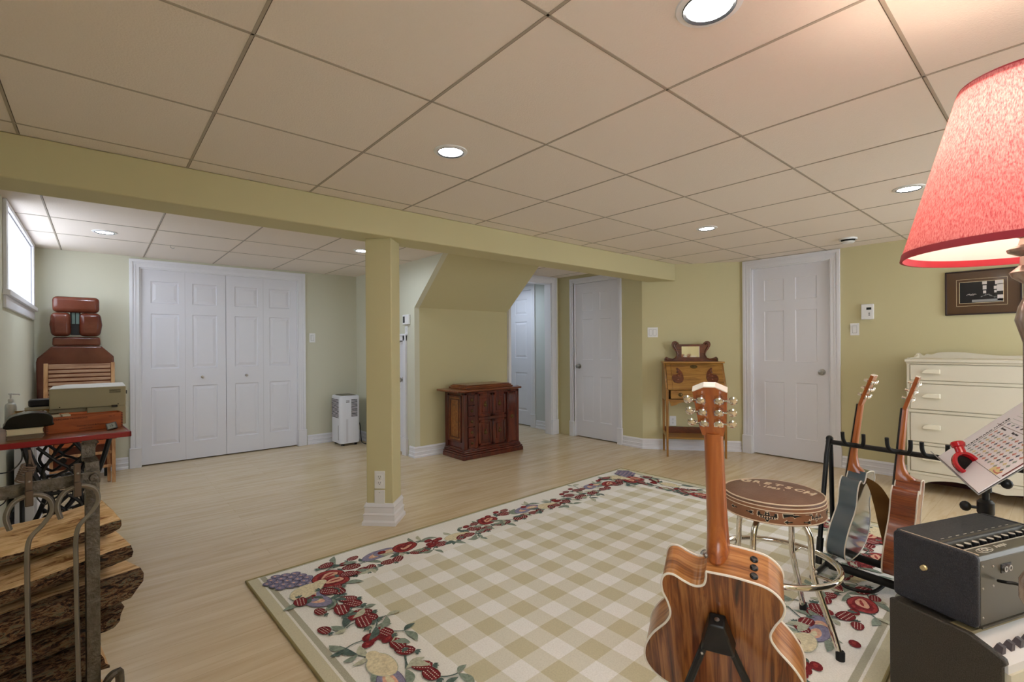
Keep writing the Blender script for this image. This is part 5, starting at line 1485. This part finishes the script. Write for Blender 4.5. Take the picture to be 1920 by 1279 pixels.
# printer
M_beige = mat('beige_plastic', (168, 160, 132), .5)
M_beige2 = mat('beige_plastic_light', (230, 228, 222), .5)
e = empty('printer', onT(-.212, 3.775), 0, 'beige box-shaped office machine with side vents standing on the table behind the wooden crate', 'printer')
b = MB().box(.0, .0, .115, .34, .30, .232).box(.16, .012, .0, .34, .28, .115).box(.0, .03, .09, .16, .28, .115)
b.build('housing', M_beige, e, bevel=.005)
MB().frustum([(.0, .0, .232), (.34, .0, .232), (.34, .30, .232), (.0, .30, .232)], [(.008, .01, .236), (.332, .01, .236), (.332, .29, .240), (.06, .29, .240)]).build('lid', M_beige2, e, bevel=.002)
b = MB()
for k in range(4): b.box(.262, -.001, .196 + k * .0055, .315, .002, .1985 + k * .0055)
b.build('vent_slot', M_dark, e)
MB().box(.272, -.006, .108, .300, .004, .122).build('latch', M_black, e, bevel=.002)
MB().box(.340, .01, .185, .345, .03, .205).build('side_button', M_black, e)
for (x, z) in ((.044, .126), (.303, .126)): MB().lathe([(.003, 0), (0, .001)], 10, 0, T(x, 0, z) @ R(PI / 2, 'X')).build('screw', M_dark, e)
# wooden crate
W_crate = wood('orange_crate_wood', [(.3, (140, 62, 22)), (.5, (176, 88, 36)), (.75, (190, 104, 48))], (3, 20, 20), 1, .5, .1)
e = empty('wooden_crate', onT(-.214, 3.605), math.radians(8), 'orange-brown wooden crate with printed lettering and finger joints on the table', 'crate')
b = MB().box(0, 0, 0, .325, .008, .088).box(0, .105, 0, .325, .113, .088).box(0, .008, 0, .008, .105, .088).box(.317, .008, 0, .325, .105, .088).box(.008, .008, 0, .317, .105, .006)
b.build('box', W_crate, e, bevel=.001)
b = MB()
for k in range(9):
    b.box(-.0006, -.0006, .004 + k * .0095, .008, .001, .0085 + k * .0095); b.box(.317, -.0006, .004 + k * .0095, .3256, .001, .0085 + k * .0095)
b.build('finger_joint', mat('joint_dark', (70, 24, 10), .6), e)
M_stamp = mat('stamp_ink', (48, 14, 8), .7)
XF = frame((0, -.0008, 0), (1, 0, 0), (0, 0, 1), (0, -1, 0))
text('crate_lettering', 'STANDARD PROVISIONS', .013, M_stamp, e, XF @ T(.024, .074, 0), 'LEFT')
text('crate_lettering', 'Assorted Goods & Provisions', .011, M_stamp, e, XF @ T(.19, .030, 0))
text('crate_lettering', 'packed by hand', .009, M_stamp, e, XF @ T(.16, .014, 0))
text('crate_lettering', 'No. 5', .011, M_stamp, e, XF @ T(.275, .070, 0))
b = MB().box(.012, .012, .006, .06, .10, .094).box(.066, .012, .006, .10, .10, .096, 0)
o = b.build('card_pack', mat('card_cream', (206, 196, 170), .6)); o.location = onT(-.214, 3.605); o.rotation_euler = (0, 0, math.radians(8))
tag(o, 'cream cards filed upright in the wooden crate', 'cards')
# clock
M = frame(onT(.060, 3.545), (math.cos(-.15), math.sin(-.15), 0), (-math.sin(-.15), math.cos(-.15), 0), (0, 0, 1))
e = empty('digital_clock', (0, 0, 0), 0, 'tiny grey digital clock tilted on the table beside the crate', 'clock', M=M)
CKM = R(math.radians(-18), 'X') @ R(math.radians(-14), 'Y')
MB().box(-.024, .004, .006, .024, .020, .046, 0, CKM).build('case', M_black, e, bevel=.004)
MB().box(-.022, .0, .008, .022, .004, .044, 0, CKM).build('bezel', M_gapg, e, bevel=.002)
MB().box(-.017, -.0008, .012, .017, .0, .040, 0, CKM).build('lcd_screen', mat('lcd_grey', (166, 178, 178), .3), e)
text('digits', '15', .018, M_black, e, CKM @ frame((0, -.0012, .026), (1, 0, 0), (0, 0, 1), (0, -1, 0)), depth=.0002)
# stack of books with a black bag on top
M_page = mat('book_pages', (226, 216, 184), .7)
b = MB().box(0, 0, 0, .135, .16, .005, 0).box(0.0, 0, .027, .135, .16, .031, 0).box(.003, .003, .005, .132, .157, .027, 1)
o = b.build('book', [mat('book_cover_cream', (214, 204, 172), .5), M_page]); o.location = onT(-.352, 3.49, .023); o.rotation_euler = (0, 0, math.radians(6))
tag(o, 'thick cream book under the black bag on the table', 'book', None)
b = MB()
for k in range(4): b.box(.002 * (k % 2), 0, k * .0055, .13 + .003 * (k % 3), .16, k * .0055 + .0045)
o = b.build('sleeve_stack', mat('clear_sleeves', (128, 112, 96), .2)); o.location = onT(-.350, 3.488, .0); o.rotation_euler = (0, 0, math.radians(6))
tag(o, 'flat stack of dark plastic sleeves under the thick cream book', 'papers', None, 'stuff')
M_patent = mat('black_glossy_vinyl', (7, 7, 9), .22, spec=.35)
def softbag(name, loc, size, label, cat, m, rz=0, seed=1):
    random.seed(seed)
    b = MB().ball((0, 0, 0), (1, 1, 1), 0, 32)
    for i, p in enumerate(b.v):
        x, y, z = p
        q = (abs(x) ** 4 + abs(y) ** 4 + abs(z) ** 4) ** .25
        p = Vector((x, y, z)) / max(q, .001)
        w_ = 1 + .05 * math.sin(5 * p.x + 2 * p.y) + .05 * math.sin(7 * p.y + 3 * p.z + seed)
        k = 1 if p.z < 0 else (1 - .35 * (p.x * .5) ** 2 - .25 * (p.y * .5) ** 2 + .08 * math.sin(4 * p.x + seed))
        b.v[i] = Vector((p.x * size[0] / 2 * w_, p.y * size[1] / 2 * w_, (p.z * k + 1) * size[2] / 2))
    o = b.build(name, m, angle=70); o.location = loc; o.rotation_euler = (0, 0, rz)
    tag(o, label, cat); return o
bagm = MB().prism([(p.x, p.y) for p in spline([(0, 0), (.16, 0), (.170, .022), (.166, .050), (.14, .068), (.09, .074), (.045, .068), (.010, .055), (-.006, .025)], 6, True)], 0, .13, 0, frame((0, 0, 0), (1, 0, 0), (0, 0, 1), (0, -1, 0)) )
o = bagm.build('black_case', M_patent, None, bevel=.012, seg=4, angle=60); o.location = onT(-.365, 3.635, .056); o.rotation_euler = (0, 0, math.radians(6))
tag(o, 'glossy black soft case lying on the cream book on the table', 'case')
# brown open box with papers, dark box on top, lotion bottle
e = empty('cardboard_box', onT(-.375, 3.92), 0, 'open brown cardboard box with crumpled papers behind the black case', 'box')
b = MB().box(0, 0, 0, .155, .004, .082).box(0, .15, 0, .155, .154, .095).box(0, 0, 0, .004, .15, .088).box(.151, 0, 0, .155, .15, .088).box(0, 0, 0, .155, .15, .004)
b.build('box', mat('cardboard', (168, 132, 78), .8, var=8), e)
b = MB()
random.seed(4)
for k in range(14): b.ball((.015 + .009 * k, .02 + .1 * random.random(), .075 + .01 * random.random()), (.012, .02, .012), 0, 8)
o = b.build('tissue_filling', mat('tissue_white', (228, 222, 208), .7), e)
o = MB().prism([(p[0] + .06, p[1] + .05) for p in rrect(.06, .05, .02)], 0, .045, 0).build('dark_pouch', mat('navy_black_pouch', (18, 20, 34), .3), bevel=.012, seg=3)
o.location = onT(-.322, 4.085, .110); tag(o, 'dark navy pouch resting on the cream carton behind the beige machine', 'pouch')
o = MB().box(0, 0, 0, .15, .06, .110).build('cream_carton', mat('cream_carton', (206, 198, 178), .7), bevel=.002)
o.location = onT(-.335, 4.078); tag(o, 'cream carton standing behind the cardboard box on the table', 'box')
e = empty('lotion_bottle', onT(-.345, 4.0 + .19 - .10), 0, 'white pump lotion bottle at the back of the table by the wall', 'bottle')
e.location = onT(-.395, 4.11)
MB().lathe([(0, 0), (.024, 0), (.026, .01), (.026, .12), (.022, .135), (.010, .145), (.010, .15), (0, .15)], 20).build('body', mat('bottle_translucent', (226, 228, 226), .25), e)
MB().lathe([(.012, .15), (.012, .165), (.004, .168), (.004, .19), (.010, .192), (.010, .200), (0, .200)], 16).tube([(0, 0, .195), (.035, 0, .193), (.038, 0, .187)], .004, 8).build('pump', M_plastic, e)
# small leaflet on the right end of the table
o = MB().box(0, 0, 0, .10, .17, .002).build('leaflet', mat('leaflet_pink', (226, 200, 206), .6)); o.location = onT(.0, 3.95, .001)
o.location = onT(.02, 3.60 + .29, .0005); tag(o, 'pale pink printed leaflet lying at the right end of the table', 'leaflet')

# massage chair against the wall
M_lea = mat('oxblood_leather', (98, 43, 25), .24, bump=.15, bscale=90, var=14, vscale=5, coat=.15)
e = empty('massage_chair', (-.15, 5.93, 0), 0, 'folded brown leather massage chair with padded face rest standing in the far left corner', 'massage chair')
def pad(name, pts, y0, y1, bev=.02, ang_=60):
    return MB().prism(pts, 0, y1 - y0, 0, frame((0, y1, 0), (1, 0, 0), (0, 0, 1), (0, -1, 0))).build(name, M_lea, e, bevel=bev, seg=4, angle=ang_)
pad('back_pad', [(-.255, .10), (.255, .10), (.265, 1.085), (.262, 1.13), (.175, 1.225), (-.135 - .03, 1.225), (-.258, 1.12), (-.265, 1.085)], .0, .06, .012)
pad('neck_pad', [(-.162, 1.228), (.170, 1.228), (.165, 1.31), (-.158, 1.31)], -.005, .055, .018)
pad('cheek_pad', [(-.166, 1.315), (-.035, 1.315), (-.035, 1.53), (-.166, 1.53), (-.178, 1.42)], -.045, .05, .035)
pad('cheek_pad', [(.020, 1.315), (.166, 1.315), (.182, 1.42), (.170, 1.53), (.020, 1.53)], -.045, .05, .035)
pad('brow_pad', [(-.158, 1.532), (.162, 1.532), (.162, 1.675), (-.158, 1.675)], -.045, .05, .035)
MB().box(-.042, .02, 1.33, .03, .05, 1.54).build('face_opening', M_black, e)
MB().box(-.030, .005, 1.43, -.008, .019, 1.53).box(-.002, .005, 1.43, .02, .019, 1.53).build('strap', mat('grey_green_strap', (96, 116, 108), .5), e)
for s in (-1, 1): MB().tube([(s * .20, .03, .10), (s * .20, .04, .0)], .012, 10).build('foot', M_black, e)

# folding slatted wooden chair
W_chair = wood('weathered_teak', [(.3, (128, 88, 62)), (.5, (168, 128, 98)), (.75, (196, 160, 130))], (3, 22, 22), 1, .6, 0)
W_chairv = wood('weathered_teak_vertical', [(.3, (140, 92, 54)), (.5, (190, 142, 96)), (.75, (206, 168, 124))], (22, 22, 3), 1, .6, 0)
e = empty('folding_chair', (-.12, 5.62, 0), 0, 'folded slatted wooden chair leaning before the brown massage chair', 'chair')
sl = math.radians(7)
LM_ = R(-sl, 'X')
for s in (-1, 1):
    MB().box(s * .222 - .014, 0, .0, s * .222 + .014, .028, 1.085, 0, LM_).build('leg', W_chairv, e, bevel=.003)
    MB().box(s * .19 - .012, .034, .01, s * .19 + .012, .058, .70, 0, LM_).build('leg', W_chairv, e, bevel=.003)
z = 1.035
for k in range(9):
    h_s = .042 if k == 0 else .026
    MB().box(-.206, .004, z, .206, .018, z + h_s, 0, LM_).build('slat', W_chair, e, bevel=.003)
    z -= .036
for z in (.14, .26, .45): MB().box(-.206, .006, z, .206, .020, z + .025, 0, LM_).build('rung', W_chairv, e, bevel=.003)
MB().box(-.17, .036, .35, .17, .056, .66, 0, LM_).build('seat_panel', W_crate, e, bevel=.003)

# white storage unit along the wall under the table
e = empty('storage_unit', (-.405, 4.35, 0), 0, 'low white storage unit with doors along the left wall beyond the table', 'cabinet')
MB().box(0, 0, .0, .09, 1.05, .66).build('body', M_door, e, bevel=.003)
for k in range(2): MB().box(.091, .02 + k * .51, .04, .103, .50 + k * .51, .64).build('door', M_door, e, bevel=.002)
# cords
b = MB()
for k in range(8): b.tube([(.026 * math.cos(2 * PI * j / 16), .016 * math.sin(2 * PI * j / 16) + k * .0, .030 * 0 - k * .0105 + .006 * math.sin(2 * PI * j / 16)) for j in range(16)], .0042, 6, closed=True)
b.tube([(0, 0, .01), (-.008, .0, .04), (-.022, .0, .075)], .005, 6); b.tube([(.02, 0, .0), (-.005, 0, .04), (-.02, 0, .075)], .0045, 6)
o = b.build('coiled_cord', mat('brown_cord', (128, 108, 96), .6)); o.location = (-.262, 3.36, .625); o.rotation_euler = (0, .30, 0)
tag(o, 'coiled brown cord hanging under the red table edge', 'cord')
def cable(name, pts, r, label, m=M_black):
    o = MB().tube(spline(pts, 7), r, 7).build(name, m); tag(o, label, 'cable'); return o
cable('black_cable', [(-.285, 3.37, .70), (-.29, 3.36, .65), (-.33, 3.34, .61), (-.40, 3.33, .615)], .003, 'thin black cable looping from the table edge to the left wall')
cable('black_cable', [(-.255, 3.375, .70), (-.27, 3.37, .62), (-.245, 3.37, .54), (-.235, 3.37, .46), (-.20, 3.37, .42), (-.19, 3.37, .52)], .003, 'thin black cable dangling beside the coiled brown cord')
pw = MB().box(-.03, -.012, -.012, .03, .012, .012).tube(spline([(.03, 0, 0), (.06, 0, .002), (.09, 0, .02), (.10, 0, .05)], 5), .003, 6)
o = pw.build('power_adapter', M_black, None, bevel=.004); o.location = (-.375, 3.10, .50)
o.location = (-.40, 3.0, .52)
tag(o, 'small black power adapter hanging low at the left edge of the picture', 'adapter')

# ------------------------------------------------------------------ log rack with firewood and fire irons
ra_ = math.radians(15.5)
RO = Vector((.0, 1.715, 0))
ex_, ey_ = Vector((math.cos(ra_), math.sin(ra_), 0)), Vector((-math.sin(ra_), math.cos(ra_), 0))
e = empty('log_rack', (RO.x, RO.y, 0), ra_, 'hammered iron firewood rack with flat posts at the left edge', 'rack')
def post(x, y, nm='post'):
    b = MB().box(x - .020, y - .006, .05, x + .020, y + .006, .875)
    b.add([], [])
    pts = [(y - .006, .875), (y - .010, .90), (y - .004, .915), (y + .010, .918), (y + .016, .905), (y + .022, .925), (y + .014, .948), (y - .004, .955)]
    return b
b = MB().box(-.029, -.006, .04, .0, .006, .882)
# scrolled top of the post
prof = [(-.004, .88), (.0, .898), (.016, .906), (.026, .898), (.028, .910), (.028, .944), (.018, .952), (.006, .945)]
vs = []
for (y, z) in prof:
    vs += [(-.029, y - .003, z), (.0, y - .003, z), (.0, y + .003, z + .002), (-.029, y + .003, z + .002)]
fs = []
for i in range(len(prof) - 1):
    for q in range(4): fs.append((i * 4 + q, i * 4 + (q + 1) % 4, i * 4 + 4 + (q + 1) % 4, i * 4 + 4 + q))
b.add(vs, fs)
b.build('post', M_iron, e, bevel=.0015)
for (x, y) in ((-.40, 0), (-.012, .30), (-.36, .30)):
    MB().box(x, y - .006, .04, x + .04, y + .006, .90 if y == 0 else .60).build('post', M_iron, e, bevel=.0015)
MB().box(-.40, -.012, .842, -.0, -.006, .874).build('top_rail', M_iron, e, bevel=.0015)
MB().lathe([(.011, 0), (.009, .004), (0, .006)], 8, 0, T(-.0145, -.012, .858) @ R(PI / 2, 'X')).build('bolt', M_iron, e)
for (y) in (.0, .30): MB().box(-.41, y - .006, .09, .06, y + .006, .12).build('bottom_rail', M_iron, e, bevel=.0015)
for x in (-.38, -.02):
    MB().box(x, -.03, .05, x + .03, .33, .062).build('side_rail', M_iron, e, bevel=.0015)
MB().tube(spline([(.004, -.02, .295), (.012, -.03, .318), (.026, -.03, .322), (.034, -.03, .300), (.034, -.02, .10), (.05, -.02, .01)], 6), .010, 8).build('scroll_leg', M_iron, e)
for s in (-.39, -.01):
    for y in (0, .30): MB().box(s - .012, y - .012, 0, s + .012, y + .012, .05).build('foot', M_iron, e)
# fire irons
def iron(x, label, kind):
    # the shaft hangs in the plane in front of the rail
    o = RO + ex_ * x + ey_ * -.030
    t = empty(kind, (o.x, o.y, .83), ra_, label, 'fire iron', None)
    pts = spline([(-.034, -.008, -.056), (-.040, -.006, -.022), (-.026, 0, .006), (.004, 0, .016), (.034, 0, .002), (.042, 0, -.030), (.026, 0, -.060), (.002, 0, -.088), (-.004, 0, -.125)], 7)
    b = MB().tube(pts + [Vector((-.003, 0, -.30)), Vector((.002, 0, -.60)), Vector((.004, 0, -.76 if kind == 'fire_poker' else -.70))], .0062, 4)
    b.build('shaft', M_rod, t, angle=30, bevel=.0012)
    MB().box(-.007, -.002, -.006, .007, .004, .075).box(-.007, -.002, .060, .007, .026, .066).box(-.0075, -.006, -.010, .0075, .004, .028).build('hook_clip', mat('clip_iron_' + kind, (96, 82, 72), .42, .7), t, bevel=.002)
    MB().ball((0, -.003, .050), .003).build('rivet', M_steel, t)
    if kind == 'fire_poker': MB().tube([(.004, 0, -.76), (.006, 0, -.80), (.030, 0, -.79)], .005, 8).build('poker_tip', M_rod, t)
    else:
        MB().tube([(.045 * math.cos(2 * PI * k / 20) + .035, 0, -.455 - .045 + .045 * math.sin(2 * PI * k / 20)) for k in range(0)] or [(.0, 0, -.70), (.0, 0, -.72)], .007, 8).build('socket', M_rod, t)
        MB().box(-.05, -.004, -.80, .05, .004, -.715).build('shovel_blade', M_iron, t, bevel=.003)
    return t
iron(-.052, 'steel fire poker with hooked handle hanging nearest the rack post', 'fire_poker')
iron(-.142, 'steel fire shovel with hooked handle hanging at the far left of the rack', 'fire_shovel')
o = MB().tube([(.042 * math.cos(2 * PI * k / 30), .0, .042 * math.sin(2 * PI * k / 30)) for k in range(30)], .008, 8, closed=True).build('iron_ring', M_rod)
pr__ = RO + ex_ * -.112 + ey_ * -.045
o.location = (pr__.x, pr__.y, .278); o.rotation_euler = (0, 0, ra_)
tag(o, 'round grey iron ring at the bottom of the rack, in front of the lowest log', 'ring')

# logs
bark = bpy.data.materials.new('log_bark'); bark.use_nodes = True
nt = bark.node_tree; b_ = nt.nodes['Principled BSDF']; b_.inputs['Roughness'].default_value = .9
tc = nt.nodes.new('ShaderNodeTexCoord'); mp = nt.nodes.new('ShaderNodeMapping'); mp.inputs['Scale'].default_value = (26, 80, 80)
vo = nt.nodes.new('ShaderNodeTexNoise'); vo.inputs['Scale'].default_value = 1.2; vo.inputs['Detail'].default_value = 8; vo.inputs['Roughness'].default_value = .75; vo.inputs['Distortion'].default_value = 1.2
cr = nt.nodes.new('ShaderNodeValToRGB'); els = cr.color_ramp.elements
for _ in range(3): els.new(.5)
for e_, (p, c) in zip(els, ((.40, (18, 11, 8)), (.47, (84, 48, 30)), (.53, (176, 132, 92)), (.58, (140, 142, 116)), (.64, (70, 40, 24)))): e_.position = p; e_.color = (*lin(c), 1)
bp = nt.nodes.new('ShaderNodeBump'); bp.inputs['Strength'].default_value = 1; bp.inputs['Distance'].default_value = .02
L = nt.links.new
L(tc.outputs['Object'], mp.inputs[0]); L(mp.outputs[0], vo.inputs['Vector']); L(vo.outputs[0], cr.inputs[0]); L(cr.outputs[0], b_.inputs['Base Color']); L(vo.outputs[0], bp.inputs['Height']); L(bp.outputs[0], b_.inputs['Normal'])
W_split = wood('split_wood', [(.34, (120, 76, 40)), (.44, (204, 166, 118)), (.60, (230, 200, 156)), (.8, (242, 220, 184))], (6, 60, 60), 1.2, .8, 0, nscale=1.2, bump=.8, detail=8)
W_end = mat('log_end_wood', (206, 168, 122), .85, bump=1, bscale=60, var=26, vscale=30)
def log(x0, x1, y, z, ry, rz, label, barkside, tilt=0, rot=0, seed=0, skew=0):
    """split log along the rack's x; barkside = angles covered with bark"""
    rnd = random.Random(seed)
    n, k = 18, 22
    sec = []
    for j in range(n):
        a = 2 * PI * j / n
        isb = barkside[0] <= math.degrees(a) % 360 <= barkside[1]
        q = 1.0 if isb else .86 + .10 * abs(math.cos(2 * (a)))
        sec.append((q * (1 + rnd.uniform(-.05, .05)), isb))
    b = MB(); vs = []
    for i in range(k + 1):
        t = i / k
        x = x0 + (x1 - x0) * t
        for j in range(n):
            a = 2 * PI * j / n
            q, isb = sec[j]
            rad = q * (1 + .05 * math.sin(9 * t + j * .9 + seed) + (rnd.uniform(-.04, .04) if isb else rnd.uniform(-.02, .02)))
            yy, zz2 = ry * rad * math.cos(a), rz * rad * math.sin(a)
            xx = x + ((.012 * math.sin(a * 2 + seed) + skew * math.sin(a) * .02 + rnd.uniform(-.004, .004)) if i in (0, k) else 0)
            vs.append((xx, yy + .006 * math.sin(5 * t + seed), zz2 + tilt * (t - .5) + .006 * math.sin(4 * t + seed * 2)))
    fs, ms = [], []
    for i in range(k):
        for j in range(n):
            fs.append((i * n + j, i * n + (j + 1) % n, (i + 1) * n + (j + 1) % n, (i + 1) * n + j)); ms.append(0 if sec[j][1] else 1)
    fs.append(list(range(n))[::-1]); ms.append(2); fs.append([k * n + j for j in range(n)]); ms.append(2)
    b.add(vs, fs, ms)
    o = b.build('firewood_log', [bark, W_split, W_end], angle=32)
    p = RO + ey_ * y
    o.location = (p.x, p.y, z); o.rotation_euler = (rot, 0, ra_)
    tag(o, label, 'log', 'split logs in the iron rack')
    return o
log(-.375, .055, .15, .695, .10, .045, 'pale split log on top of the firewood stack', (175, 300), tilt=.03, seed=1)
log(-.375, .075, .14, .600, .11, .047, 'second log from the top, pale above with rough dark bark below', (142, 355), tilt=.02, seed=2)
log(-.365, .090, .13, .500, .115, .046, 'dark bark log in the middle of the stack with a jagged pale top edge', (112, 360), tilt=.02, seed=3, skew=1)
log(-.375, .070, .16, .413, .10, .040, 'mossy bark log low in the stack, just under the jagged one', (85, 360), tilt=.015, seed=4)
log(-.375, .030, .14, .325, .095, .041, 'short dark log with a knot, second from the bottom of the view', (0, 359), tilt=.0, seed=6)
log(-.375, .030, .13, .235, .105, .042, 'smooth pale peeled log at the very bottom of the picture', (60, 100), tilt=.0, seed=7)
log(-.375, .020, .15, .152, .10, .037, 'lowest log of the stack, resting on the rack rails', (180, 359), tilt=0, seed=9)
